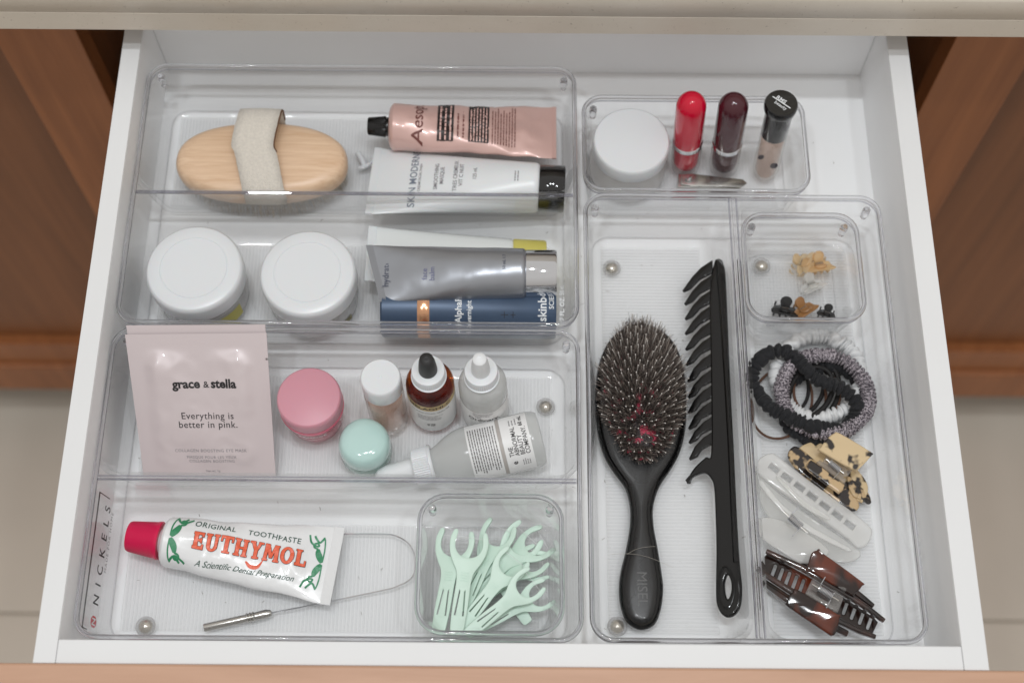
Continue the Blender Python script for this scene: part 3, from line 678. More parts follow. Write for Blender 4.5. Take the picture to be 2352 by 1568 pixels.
# white tube with black cap
WT = plain('white_tube_plastic', (226, 229, 231), .3, sss=.1, var=.01)
T2 = Tube('cream_tube', 'matte white cream tube with a glossy black cap resting on the divider', 'tube', (1232, 432, .030), (866, 415, .030), .0175, .062, WT, bend=.9, crimp=.005, roll=12)
T2.cap([(.0160, .0018), (.0166, .0026), (.0166, .019), (.0160, .0198), (.0001, .0199)], plain('gloss_black_cap', (14, 14, 15), .08, coat=.6))
LBI = plain('blue_grey_print', (118, 126, 140), .5)
def T2m(n, g, m_, x, y): T2.mark(n, g, m_, x, y, -90)
T2m('lettering', text('SKIN MODERNE', .0072, .008, space=1.05), LBI, .086, -.001)
for xx, s_, sz in ((.0815, 'CREAM FACIAL WASH', .0026), (.070, 'SMOOTHING', .0040), (.066, 'MASQUE', .0040), (.0565, 'TRES CREMEUX', .0040), (.0525, 'VIT C NUIT', .0040), (.043, '125 mL', .0036)):
    T2m('lettering', text(s_, sz, .004), GREYINK, xx, .001)
T2m('small_print', tiny_lines(2, .008, .002, .0007, 31), GREYINK, .014, .004)
# white tube with yellow cap, mostly under the silver one
YC = plain('mustard_yellow_plastic', (206, 196, 104), .35)
T3 = Tube('cream_tube', 'glossy white cream tube with yellow cap behind the silver tube', 'tube', (1172, 598, .021), (862, 583, .026), .0150, .042, plain('gloss_white_tube', (224, 228, 228), .16, coat=.5), bend=.9, crimp=.006, crimpmat=WT)
T3.cap([(.0142, .0012), (.0150, .002), (.0150, .023), (.0142, .0242), (.0001, .0244)], YC)
# navy tube
NAVY = plain('navy_carton', (62, 80, 104), .34, metal=.25, var=.06, vscale=30)
A = at(878, 720, .0235); B = at(1276, 720, .0235); A.y = B.y = .2292
t = thing('cream_canister', 'navy blue canister with a copper band under the silver tube', 'canister', frame(A, B-A)); L = (B-A).length; r = .0188
def xcyl(prof, seg=56, ridge=None):
    g = lathe(prof, seg, ridge); return [Vector((v.z, v.y, v.x)) for v in g[0]], g[1]
part('canister_body', *xcyl([(r*.94, 0), (r, .0012), (r, L-.001), (r*.97, L)]), NAVY, t)
part('copper_band', *xcyl([(r+.00005, .0248), (r+.0002, .025), (r+.0002, .0328), (r+.00005, .033)]), plain('copper_foil', (214, 164, 128), .18, metal=.85), t)
def xmark(name, g, mat, x, s, deg=90, e=.0001, obj=t, R=r, lean=.25):
    g = rot2(g, deg, x, s); return decal(name, g, lambda a, b, c: Vector((a, (R+e+c)*sin(b/R-lean), (R+e+c)*cos(b/R-lean))), mat, obj, (.0015, .0012))
xmark('lettering', text('AlphaRet\u00ae', .0062, .02), WHITEINK, .0525, .002); xmark('lettering', text('Overnight Cream', .0046, .015), WHITEINK, .0595, .001)
xmark('lettering', text('skinbetter', .0080, .02), WHITEINK, .1085, .006); xmark('lettering', text('SCIENCE', .0046, .012), WHITEINK, .1145, .007); xmark('lettering', text('1.7 FL. OZ. 50 mL', .0042, .02), WHITEINK, .1215, .003)
xmark('plus_marks', flat([[(-.0025, -.0002), (.0025, -.0002), (.0025, .0002), (-.0025, .0002)], [(-.0002, -.0022), (.0002, -.0022), (.0002, .0022), (-.0002, .0022)], [(.004, -.0002), (.0075, -.0002), (.0075, .0002), (.004, .0002)], [(.0056, -.0022), (.006, -.0022), (.006, .0022), (.0056, .0022)]]), INK, .083, -.006, 0)
# silver tube
SILV = plain('silver_satin_tube', (158, 161, 167), .30, metal=.7)
T4 = Tube('cream_tube', 'satin silver cream tube with a chrome cap lying on top of its row', 'tube', (1202, 628, .046), (872, 628, .044), .0168, .040, SILV, bend=.85, crimp=.0045, roll=-8, dent=.0006, skew=-.0055)
T4.cap([(.0150, .0012), (.0158, .002), (.0158, .021), (.0152, .0222), (.0001, .0224)], CHROME)
T4.mark('lettering', text('hydrate', .0058, .01), plain('slate_print', (84, 88, 104), .4), .092, .001, -90)
T4.mark('lettering', text('face\nbalm', .0050, .006), plain('violet_print', (110, 112, 142), .4), .063, .003, -90)
T4.mark('lettering', text('50 mL 1.7', .0028, .006), plain('slate_print2', (84, 88, 104), .4), .0125, -.003, -90)
# toothpaste
TP = plain('white_enamelled_tube', (232, 233, 234), .22, coat=.5)
T5 = Tube('toothpaste_tube', 'white metal toothpaste tube with red cap and orange lettering', 'tube', (388, 1244, .019), (752, 1297, .0165), .0158, .050, TP, dent=.0030, seed=11, bend=.8, flat=.72, crimp=.0065, ends=.0009)
REDC = plain('red_ridged_plastic', (212, 14, 76), .3)
T5.cap([(.0078, .0030), (.0078, .0052)], LID, name='neck')
T5.cap([(.0118, .0050), (.0122, .0056), (.0120, .0075), (.0116, .0085), (.0098, .0245), (.0092, .0258), (.0001, .0262)], REDC, (3, 4, 64, .0004))
ORG = plain('orange_print', (232, 104, 72), .35); GRN = plain('green_print', (48, 134, 92), .35); DGR = plain('dark_green_print', (52, 84, 72), .4)
# letters built from strokes with slab serifs, unit height 1
def rc(x0, y0, x1, y1): return [(x0, y0), (x1, y0), (x1, y1), (x0, y1)]
def st_(x0, y0, x1, y1, w0, w1=None):
    w1 = w1 or w0; return [(x0-w0/2, y0), (x0+w0/2, y0), (x1+w1/2, y1), (x1-w1/2, y1)]
def ring_(cx, cy_, rx, ry, w, n=20, a0=0, a1=360):
    out = []
    for i in range(n):
        p, q = radians(a0+(a1-a0)*i/n), radians(a0+(a1-a0)*(i+1)/n)
        out.append([(cx+rx*cos(p), cy_+ry*sin(p)), (cx+rx*cos(q), cy_+ry*sin(q)), (cx+(rx-w)*cos(q), cy_+(ry-w*.7)*sin(q)), (cx+(rx-w)*cos(p), cy_+(ry-w*.7)*sin(p))])
    return out
GL = {
 'E': ([rc(.06, 0, .30, 1), rc(0, 0, .62, .17), rc(0, .83, .60, 1), rc(.3, .43, .50, .58), rc(.52, 0, .64, .30), rc(.50, .72, .62, 1), rc(.44, .36, .54, .66)], .74),
 'U': ([rc(.08, .25, .31, 1), rc(0, .88, .38, 1), rc(.56, .25, .74, 1), rc(.47, .88, .82, 1)]+ring_(.41, .30, .33, .31, .21, 14, 180, 360), .90),
 'T': ([rc(.26, 0, .50, 1), rc(.16, 0, .60, .12), rc(0, .84, .76, 1), rc(0, .66, .11, 1), rc(.65, .66, .76, 1)], .84),
 'H': ([rc(.07, 0, .30, 1), rc(.52, 0, .75, 1), rc(.3, .43, .52, .57), rc(0, 0, .36, .11), rc(0, .89, .36, 1), rc(.46, 0, .82, .11), rc(.46, .89, .82, 1)], .90),
 'Y': ([st_(.42, .46, .16, 1, .22, .24), st_(.42, .46, .66, 1, .2, .16), rc(.31, -.02, .53, .48), rc(0, .89, .34, 1), rc(.52, .89, .82, 1), rc(.22, 0, .62, .11)], .84),
 'M': ([st_(.15, 0, .20, 1, .2), st_(.82, 0, .80, 1, .24), st_(.50, .2, .24, 1, .2, .24), st_(.50, .2, .74, 1, .14, .16), rc(0, 0, .32, .11), rc(.64, 0, 1.0, .11), rc(.08, .89, .3, 1), rc(.7, .89, .96, 1)], 1.06),
 'O': (ring_(.42, .5, .42, .52, .24, 26), .92),
 'L': ([rc(.07, 0, .30, 1), rc(0, .89, .38, 1), rc(0, 0, .66, .17), rc(.55, 0, .66, .36)], .70),
}
def word(s, size, wx=1):
    polys = []; x = 0
    for ch in s:
        ps, adv = GL[ch]
        for p in ps: polys.append([((a+x)*size*wx, b*size) for a, b in p])
        x += adv
    tot = x*size*wx; return flat([[(a-tot/2, b-size/2) for a, b in p] for p in polys])
# local y points towards the back; tube lies upright from the front
hs = lambda g, k: ([Vector((v.x, v.y+v.x*k, v.z)) for v in g[0]], g[1])
g0 = word('EUTHYMOL', .0108, .96)
# thin dark outline behind the letters
gdk = join(*[([v+Vector((dx, dy, 0)) for v in g0[0]], g0[1]) for dx, dy in ((.00025, 0), (-.00025, 0), (0, .00025), (0, -.00025))])
gdk = ([Vector((v.x, v.y, i*1e-7)) for i, v in enumerate(gdk[0])], gdk[1])
T5.mark('letter_outline', gdk, BLK2, .0535, .0012, 0, e=.00025)
T5.mark('lettering', g0, ORG, .0535, .0012, 0, e=.0005)
T5.mark('swash', ribbon([(p.x, p.y) for p in smooth([(.052, -.0065, 0), (.0555, -.0092, 0), (.060, -.0086, 0), (.0625, -.004, 0)], 6)], lambda t: .0007+.0018*sin(pi*min(1, t*1.1))), ORG, 0, 0, e=.0004)
T5.mark('lettering', text('ORIGINAL', .0052, .006, space=1.1), DGR, .029, .0118)
T5.mark('lettering', text('TOOTHPASTE', .0050, .006, space=1.1), DGR, .0665, .0118)
T5.mark('lettering', text('A Scientific Dental Preparation', .0050, .004, shear=.45, space=1.0), DGR, .052, -.0125)
T5.mark('lettering', text('TM', .0018, .01), DGR, .0945, .0062)
def orn(sx, x0, yh, flip, sc=1.3):
    P = lambda pts: [(p.x, p.y) for p in smooth([(x0+sx*a*sc, flip*b, 0) for a, b in pts], 6)]
    T5.mark('ornament', ribbon(P([(.0005, .0005), (.0016, .003), (.0028, .006), (.0034, .009)]), lambda t: .0006+.0034*sin(pi*min(1, t*.8+.1))), GRN, 0, 0)
    T5.mark('ornament', ribbon(P([(.0002, .001), (.0001, yh*.5), (.0006, yh*.85), (.0014, yh)]), .0009), GRN, 0, 0)
    T5.mark('ornament', ribbon(P([(.0034, .009), (.0052, .0098), (.0056, .0118), (.0040, .0126), (.0032, .011), (.0046, .0108), (.0072, .0128), (.0085, yh)]), .0012), GRN, 0, 0)
    T5.mark('ornament', ribbon(P([(.0012, yh-.0006), (.003, yh*.78), (.0048, yh*.88), (.006, yh)]), .0013), GRN, 0, 0)
for f in (1, -1):
    orn(1, .0035, .0142, f); orn(-1, .1000-.001, .0170, f)
# wire tongue scraper
zw = .0075
t = thing('tongue_scraper', 'bent steel wire tongue scraper with ringed handle tucked under the toothpaste', 'tongue scraper', at(545, 1424, zw))
wp = [at(u, v, zw+dz) for u, v, dz in ((620, 1407, 0), (720, 1388, 0), (875, 1356, 0), (915, 1345, .0005), (945, 1327, .001), (953, 1300, .001), (950, 1268, .001), (935, 1245, .001), (905, 1229, .0005), (870, 1226, 0), (775, 1226, 0), (640, 1228, 0))]
part('wire', *sweep(smooth(wp, 5), .0005, 8), CHROME, t, world=True)
a, b = at(468, 1441, zw), at(625, 1406, zw); d = b-a; Lh = d.length
M2 = frame(a, d); g = lathe([(.0001, 0), (.0024, .0003), (.0026, .001)]+[(.0026, Lh*.60)]+sum([[(.0026, Lh*(.62+k*.045)), (.0033, Lh*(.635+k*.045)), (.0033, Lh*(.645+k*.045)), (.0026, Lh*(.66+k*.045))] for k in range(3)], [])+[(.0027, Lh*.80), (.0028, Lh*.92), (.0019, Lh*.985), (.0008, Lh)], 24)
part('handle', [M2 @ Vector((v.z, v.y, v.x)) for v in g[0]], g[1], STEEL, t, world=True)
# ================================================================ SACHETS
FOIL = plain('pale_pink_foil', (201, 189, 190), .32, coat=.25, metal=.08)
def sachet(label, tl, tr, br, bl, notch, marks, seed, group):
    TLp, TRp, BRp, BLp = [at(*q) for q in (tl, tr, br, bl)]
    o = (BLp+BRp)/2; t = thing('face_mask_sachet', label, 'sachet', o, group)
    nrm = (TRp-TLp).cross(BLp-TLp).normalized()
    if nrm.z < 0: nrm = -nrm
    W_ = ((TRp-TLp).length+(BRp-BLp).length)/2; H_ = (BLp-TLp).length
    def P(s, h, e=0):   # s 0..1 across, h 0..1 up
        p = (BLp*(1-s)+BRp*s)*(1-h)+(TLp*(1-s)+TRp*s)*h
        m_ = .08; f = max(0, min(1, (min(s, 1-s)-m_)*8))*max(0, min(1, (min(h, .94-h)-.03)*8)); f = f*f*(3-2*f)
        q = Vector((s*3.1, h*3.6, seed)); puff = .0016*f*(1.0+1.2*noise.noise(q)-.55*abs(noise.noise(q*2.2+Vector((5, 1, 0)))))
        wave = .0007*noise.noise(Vector((s*2, h*2, seed+9)))
        return p+nrm*(puff+wave+e)
    n, k = 56, 64; V = []; F = []
    for lay in (0, 1):
        for j in range(k+1):
            for i in range(n+1):
                V.append(P(i/n, j/k, 0 if lay == 0 else -.0006-(P(i/n, j/k)-P(i/n, j/k)).length))
    st = (n+1)*(k+1)
    for j in range(k):
        for i in range(n):
            a = j*(n+1)+i
            if notch and j == int(k*.82) and i >= n-1: continue
            F.append((a, a+1, a+n+2, a+n+1)); F.append((st+a+1, st+a, st+a+n+1, st+a+n+2))
    for i in range(n): F.append((i, st+i, st+i+1, i+1)); a = k*(n+1)+i; F.append((a+1, st+a+1, st+a, a))
    for j in range(k): a = j*(n+1); F.append((a, a+n+1, st+a+n+1, st+a)); a = a+n; F.append((a+n+1, a, st+a, st+a+n+1))
    part('pouch', V, F, FOIL, t, world=True)
    for nm, g, mat, s0, h0 in marks:
        g = slice2(g, .003, .003); part(nm, [P(s0+v.x/W_, h0+v.y/H_, .00015+v.z) for v in g[0]], g[1], mat, t, world=True, smooth=False)
    return t
serif = text('grace', .0098, .028)
mk = [('lettering', join(([v+Vector((-.0118, 0, 0)) for v in text('grace', .0080, .036)[0]], text('grace', .0080, .036)[1]), ([v+Vector((.0008, -.0004, 0)) for v in text('&', .0056, .01)[0]], text('&', .0056, .01)[1]), ([v+Vector((.0122, 0, 0)) for v in text('stella', .0080, .036)[0]], text('stella', .0080, .036)[1])), INK, .53, .655),
      ('underline', flat([[(-.0022, -.0001), (.0022, -.0001), (.0022, .0001), (-.0022, .0001)]]), INK, .54, .632),
      ('lettering', text('Everything is', .0062, .004, space=1.08), plain('dark_print', (48, 40, 44), .5), .53, .435), ('lettering', text('better in pink.', .0062, .004, space=1.08), INK, .53, .375),
      ('lettering', text('COLLAGEN BOOSTING EYE MASK', .0028, .0, space=1.15), GREYINK, .53, .195), ('lettering', text('MASQUE POUR LES YEUX\nCOLLAGEN BOOSTING', .0026, .0, space=1.15), GREYINK, .53, .135), ('lettering', text('Net wt. 1g', .0022, .004), GREYINK, .53, .052)]
G_S = 'pale pink face mask sachets leaning in the front left tray'
sachet('rear pale pink sachet whose plain top edge shows behind the front one', (290, 747, .0585), (609, 745, .0585), (628, 1098, .0085), (330, 1098, .0085), False, [], 2.2, G_S)
sachet('front pale pink sachet with bold black wordmark leaning in the left tray', (287, 768, .0575), (612, 764, .0575), (633.5, 1098, .0105), (331, 1098, .0105), True, mk, 5.1, G_S)
# ================================================================ BODY BRUSH
c = at(597, 358, .040); t = thing('body_brush', 'oval pale wooden body brush with a linen hand strap in the rear left tray', 'brush', (c.x, c.y, ZF))
RX, RY, ZT = .0605, .0305, .040-ZF
def oval(k, z, n=64, p=2.25): return [Vector((RX*k*math.copysign(abs(cos(a))**(2/p), cos(a)), (RY-RX*(1-k))*math.copysign(abs(sin(a))**(2/p), sin(a)), z)) for a in [2*pi*i/n for i in range(n)]]
part('brush_block', *loft([oval(.97, ZT-.017), oval(.995, ZT-.0155), oval(1, ZT-.012), oval(.995, ZT-.007), oval(.97, ZT-.0035), oval(.93, ZT-.0016), oval(.85, ZT-.0006), oval(.7, ZT)], True, True, True), BIRCH, t)
# bristles below the block
V = []; F = []; rnd = random.Random(5)
for i in range(1500):
    a = rnd.uniform(0, 2*pi); k = sqrt(rnd.uniform(.25, 1)) if i % 3 else rnd.uniform(.9, 1); x, y = RX*.9*k*cos(a), RY*.86*k*sin(a)
    b = Vector((x, y, ZT-.0165)); e = b+Vector((cos(a)*.004*k+rnd.gauss(0, .0012), sin(a)*.004*k+rnd.gauss(0, .0012), -.0165)); n = len(V)
    for p, w_ in ((b, .00022), (e, .00012)):
        for j in range(3): V.append(p+Vector((w_*cos(2.1*j), w_*sin(2.1*j), 0)))
    for j in range(3): F.append((n+j, n+(j+1) % 3, n+3+(j+1) % 3, n+3+j))
part('bristles', V, F, plain('pale_bristle', (176, 160, 138), .6, var=.2, vscale=300), t, kind='stuff')
# strap over the block
def strap_pts(off):
    base = [(-.001+.006, -RY-.0006, ZT-.012), (.006, -RY-.0009, ZT-.004), (.005, -RY+.002, ZT+.0018), (.002, -.016, ZT+.0060), (-.001, -.004, ZT+.0095), (-.0035, .001, ZT+.0105), (-.003, .008, ZT+.0125), (-.001, .018, ZT+.0150), (.0, .027, ZT+.0135), (.0, .0325, ZT+.0075), (.0, RY+.001, ZT-.001), (.0, RY+.0006, ZT-.010)]
    return smooth([Vector(b) for b in base], 6)
sp = strap_pts(0); V = []; n = len(sp); wv = .0145
for i, p in enumerate(sp):
    tt = (sp[min(i+1, n-1)]-sp[max(i-1, 0)]).normalized(); nn = Vector((1, 0, 0)).cross(tt).normalized()
    if nn.z < 0 and .1 < i/n < .85: nn = -nn
    f = noise.noise(p*400)*.0002
    for dx, e in ((-wv+f, 0), (-wv*.5, .0004), (0, .0005), (wv*.5, .0004), (wv-f, 0)): V.append(p+Vector((dx, 0, 0))+nn*e)
F = [(i*5+j, i*5+j+1, i*5+j+6, i*5+j+5) for i in range(n-1) for j in range(4)]
o = part('strap', V, F, FABRIC_L, t); md = o.modifiers.new('thickness', 'SOLIDIFY'); md.thickness = .0016; md.offset = 0
# bound brown edge of the strap
part('strap_binding', *sweep([p+Vector((wv+.0002, 0, 0)) for p in sp[int(n*.38):int(n*.93)]], .0008, 6), plain('brown_binding', (104, 74, 52), .8), t)
# white plastic bit beside the tube
t = thing('plastic_clip', 'tiny white plastic clip lying between the wooden brush and the tubes', 'clip', at(838, 372, ZF+.004))
for a, b, w_ in (((822, 352), (838, 384), .0022), ((838, 384), (858, 368), .0016), ((838, 384), (826, 386), .0016)):
    part('arm', *sweep(smooth([at(*a, ZF+.004), at((a[0]+b[0])/2+2, (a[1]+b[1])/2, ZF+.005), at(*b, ZF+.004)], 4), w_, 10), LID, t, world=True)
# ================================================================ HAIR BRUSH
zb = .014
t = thing('hair_brush', 'black paddle hairbrush with grey nylon pins lying bristles up beside the comb', 'hairbrush', at(1472, 1100, ZF))
GB = plain('black_gloss_plastic', (13, 13, 14), .16, coat=.3, spec=.35)
GM = plain('black_satin_plastic', (30, 30, 31), .27, coat=.3, bump=.12, bscale=2500)
hb = [(1472, 742), (1430, 752), (1395, 785), (1374, 840), (1366, 910), (1371, 985), (1388, 1045), (1412, 1085), (1436, 1118), (1447, 1160), (1447, 1205), (1438, 1260), (1426, 1310), (1422, 1355), (1427, 1395), (1442, 1428), (1473, 1444), (1504, 1432), (1519, 1398), (1525, 1350), (1521, 1310), (1512, 1255), (1503, 1205), (1502, 1160), (1516, 1115), (1542, 1075), (1563, 1035), (1576, 980), (1578, 905), (1570, 835), (1549, 783), (1515, 752)]
ho = smooth([at(u, v, zb) for u, v in hb], 4, True)
cxy = at(1474, 1100, zb)
def inset_ring(pts, d, z):
    n = len(pts); out = []
    for i in range(n):
        tt = (pts[(i+2) % n]-pts[i-2]).normalized(); nn = Vector((-tt.y, tt.x, 0))
        out.append(Vector((pts[i].x+nn.x*d, pts[i].y+nn.y*d, z)))
    return out
sgn = 1 if (inset_ring(ho, .002, zb)[0]-cxy).length < (ho[0]-cxy).length else -1
part('brush_body', *loft([inset_ring(ho, sgn*d, z) for d, z in ((.006, ZF), (.003, ZF+.0012), (.0012, ZF+.003), (0, ZF+.006), (.0003, zb-.0022), (.0012, zb-.0008), (.0022, zb), (.0032, zb-.0006))], True, True, True), GB, t, world=True, ang=radians(60))
hin = inset_ring(ho, sgn*.0040, zb-.0002)
hh = [p for p in hin if p.y < at(1474, 1150, zb).y]
hh_o = sorted(hh, key=lambda p: p.y)
part('handle_panel', *loft([inset_ring(ho, sgn*.0036, zb-.0006), inset_ring(ho, sgn*.0050, zb+.0006), inset_ring(ho, sgn*.0075, zb+.0010)], True, False, True), GM, t, world=True, ang=radians(60))
pc = at(1473, 905, zb); pad = []
for k, z in ((1.0, 0), (.97, .002), (.85, .0042), (.6, .0058), (.3, .0065)):
    pad.append([Vector((pc.x+.0252*k*cos(a), pc.y+.0435*k*sin(a)*(1.0 if sin(a) > 0 else 1.08), zb+.0008+z)) for a in [2*pi*i/48 for i in range(48)]])
part('cushion_pad', *loft(pad, True, False, True), blotchy('red_rubber_pad', (52, 38, 40), (216, 56, 92), 150, .52, .56, .5, coat=0), t, world=True)
# pins and boar tufts
rnd = random.Random(11); Vn = []; Fn = []; Vb = []; Fb = []; Vt = []; Ft = []
def needle(V, F, a, b, w0, w1, k=3):
    n = len(V); d = (b-a).normalized(); s = d.cross(Vector((0, 1, .3))).normalized(); q = d.cross(s)
    for p, w_ in ((a, w0), (b, w1)):
        for j in range(k): V.append(p+(s*cos(2*pi*j/k)+q*sin(2*pi*j/k))*w_)
    for j in range(k): F.append((n+j, n+(j+1) % k, n+k+(j+1) % k, n+k+j))
    F.append(tuple(range(n+k, n+2*k)))
rows = []
for j in range(-10, 11):
    for i in range(-6, 7):
        x = i*.0041+(.002 if j % 2 else 0); y = j*.0043
        rr = (x/.0245)**2+(y/.0445)**2
        if rr < 1: rows.append((x, y, rr))
for x, y, rr in rows:
    b = Vector((pc.x+x, pc.y+y, zb+.001+.006*(1-rr)))
    d = Vector((x*20, y*13, 1)).normalized(); d = (d+Vector((rnd.gauss(0, .06), rnd.gauss(0, .06), 0))).normalized()
    needle(Vn, Fn, b, b+d*.0165, .00036, .00030, 5)
    e = b+d*.0165; needle(Vn, Fn, e, e+d*.0006, .00048, .0004, 5)
    dens = 60 if not (abs(x) < .007 and -.036 < y < .006 and rnd.random() < .42) else 9
    for q in range(dens):
        dd = (d+Vector((rnd.gauss(0, .20), rnd.gauss(0, .20), 0))).normalized(); bb = b+Vector((rnd.gauss(0, .0010), rnd.gauss(0, .0010), 0))
        needle(Vb if q % 4 else Vt, Fb if q % 4 else Ft, bb, bb+dd*rnd.uniform(.009, .0150), .00022, .00010, 3)
part('nylon_pins', Vn, Fn, plain('grey_nylon', (204, 199, 193), .3), t, world=True, kind='stuff')
part('boar_bristles', Vb, Fb, plain('dark_boar_bristle', (102, 93, 88), .5), t, world=True, kind='stuff')
part('boar_bristles', Vt, Ft, plain('brown_boar_bristle', (192, 178, 168), .5), t, world=True, kind='stuff')
Vh = []; Fh = []
for k in range(26):
    a = rnd.uniform(.15*pi, .85*pi); b = Vector((pc.x+.023*cos(a), pc.y+.040*sin(a), zb+.010)); d = Vector((cos(a), sin(a), rnd.uniform(-.1, .5)))
    pts = smooth([b, b+d*.004+Vector((rnd.gauss(0, .001), 0, 0)), b+d*rnd.uniform(.007, .010)+Vector((rnd.gauss(0, .002), rnd.gauss(0, .001), 0))], 4)
    g = sweep(pts, .00005, 3); n = len(Vh); Vh += g[0]; Fh += [tuple(i+n for i in f) for f in g[1]]
part('stray_hairs', Vh, Fh, plain('stray_hair', (88, 74, 66), .5), t, world=True, kind='stuff')
p0 = at(1474, 1352, zb); g = rot2(text('MISEL', .0090, .0), -90)
part('embossed_letters', [Vector((p0.x+v.x, p0.y+v.y, zb+.0012+v.z)) for v in g[0]], g[1], plain('emboss_grey', (98, 98, 98), .25), t, world=True, smooth=False)
# loose hair across the handle
for name_, pts, lab in (('hair_strand', [(1405, 1272), (1445, 1271), (1490, 1279), (1545, 1302)], 'pale loose hair strand curving across the black hairbrush handle'), ('hair_strand', [(1440, 1272), (1458, 1262), (1480, 1256), (1505, 1254)], 'short second hair strand arching over the hairbrush handle above the longer one')):
    o = part(name_, *sweep(smooth([at(u, v, zb+.0022) for u, v in pts], 6), .00009, 4), plain('pale_hair_'+str(len(MATS)), (176, 170, 160), .4), None); tag(o, lab, 'hair', 'loose hairs on the brush handle')
# ================================================================ COMB
def on_plane(u, v, p0, n):
    d = fwd*CF + right*(u-1176) - up*(v-784); c = Vector((CX, CY, CZ)); return c+d*((p0-c).dot(n)/d.dot(n))
def plate_pl(name, pix, p0, n, th, mat, parent, bev=.0006, holes=(), sm=0, res=2, lift=0):
    """like plate_at, on a sloping plane through p0 with normal n"""
    n = n.normalized(); ax = Vector((0, 1, 0)); ax = (ax-n*ax.dot(n)).normalized(); bx = ax.cross(n)
    f = (lambda q: smooth([(*p, 0) for p in q], sm, True)) if sm else (lambda q: q)
    def loc(q): return [((w_-p0).dot(bx), (w_-p0).dot(ax)) for w_ in [on_plane(p[0], p[1], p0, n) for p in f(q)]]
    g = plate(loc(pix), th, bev, [loc(h) for h in holes], res)
    return part(name, [p0+bx*v.x+ax*v.y+n*(v.z-th+lift) for v in g[0]], g[1], mat, parent, world=True)
t = thing('comb', 'glossy black wide tooth comb with a looped handle beside the tray divider', 'comb', at(1665, 1000, ZF))
CP0 = at(1674, 1000, .027); CN = Vector((-.42, 0, 1)).normalized(); CNh = Vector((-.42, 0, 1)).normalized()
spine = [(1640, 600), (1644, 594), (1653, 593), (1660, 602), (1665, 640), (1671, 780), (1677, 920), (1684, 1060), (1690, 1180), (1697, 1290), (1702, 1345), (1700, 1385), (1688, 1408), (1670, 1416), (1655, 1407), (1645, 1385), (1643, 1350), (1644, 1260), (1642, 1180), (1639, 1120), (1632, 1098), (1618, 1085), (1600, 1088), (1586, 1096), (1576, 1108), (1580, 1094), (1596, 1070), (1620, 1048), (1632, 1038), (1632, 900), (1630, 780), (1628, 700), (1631, 640)]
plate_pl('comb_body', spine, CP0, CN, .0048, GB, t, .0016, [[(1671, 1318), (1678, 1335), (1678, 1358), (1671, 1374), (1665, 1362), (1663, 1340), (1666, 1325)]], sm=4, res=3)
part('loop_ridge', *sweep(smooth([on_plane(u, v, CP0, CN)+CN*.0002 for u, v in [(1668, 1300), (1684, 1325), (1687, 1355), (1679, 1388), (1664, 1396), (1652, 1375), (1650, 1342), (1656, 1312)]], 5, True), .0006, 6, closed=True), GB, t, world=True)
part('spine_ridge', *sweep(smooth([on_plane(u, v, CP0, CN) for u, v in [(1650, 603), (1658, 700), (1665, 800), (1677, 1000), (1684, 1150), (1691, 1290)]], 5), .0020, 10), GB, t, world=True)
teeth = [(632, 1566, 667), (664, 1570, 697), (698, 1571, 731), (733, 1571, 765), (768, 1572, 801), (803, 1573, 836), (842, 1577, 874), (879, 1578, 911), (915, 1578, 946), (951, 1579, 983), (987, 1580, 1015), (1022, 1581, 1053)]
for k, (yr, xt, yt) in enumerate(teeth):
    xr = 1629+k*.5
    o2 = [(xr+6, yr-36), (xr-20, yr-19), (xr-40, yr+2), (xt, yt-1), (xt+2, yt+1.5), (xt+18, yt-6), (xr-24, yr+8), (xr-5, yr-2), (xr+6, yr-8)]
    plate_pl('tooth', o2, CP0, CN, .0030, GB, t, .0006, sm=1, lift=-.0006)
# ================================================================ SCRUNCHIES
def ring_path(c, rx, ry, rot, n=160, wob=0, seed=0, z=.012, zt=0):
    out = []
    for i in range(n):
        a = 2*pi*i/n; k = 1+wob*noise.noise(Vector((cos(a)*1.4, sin(a)*1.4, seed)))
        x, y = rx*k*cos(a), ry*k*sin(a); cr, sr = cos(radians(rot)), sin(radians(rot))
        out.append((c[0]+x*cr-y*sr, c[1]+x*sr+y*cr, z+zt*noise.noise(Vector((cos(a)*1.1, sin(a)*1.1, seed+4)))))
    return out
def scrunch(name, label, cat, pix, r, mat, folds, seed, group, amp=.28):
    pts = [at(u, v, z) for u, v, z in pix]; n = len(pts)
    def rf(tq, a):
        cq, sq = cos(2*pi*tq), sin(2*pi*tq)
        ph = tq*folds*pi+3.2*noise.noise(Vector((cq*2.5, sq*2.5, seed)))+1.1*noise.noise(Vector((cq*9, sq*9, seed+cos(a)*1.2)))+.8*sin(a+cq*3)
        g_ = abs(sin(ph))**.7; m_ = .55+.9*abs(noise.noise(Vector((cq*6, sq*6, seed+8))))*2
        return r*(1.02-amp*m_*(1-g_)*1.5+.20*noise.noise(Vector((cq*3.5, sq*3.5, seed+sin(a)))))
    c = sum(pts, Vector())/n; t = thing(name, label, cat, c, group)
    # resample
    P = smooth(pts, 6 if amp > .15 else 3, True)
    part('ruffled_band' if amp > .15 else 'elastic_band', *sweep(P, r, 18 if amp > .15 else 8, closed=True, radf=rf if amp > .15 else None), mat, t, world=True, ang=radians(80))
    return t
BFAB = plain('black_cotton', (23, 24, 28), .8, bump=.6, bscale=900, sheen=.08)
WFAB = plain('white_satin_fabric', (222, 223, 224), .6, bump=.3, bscale=700)
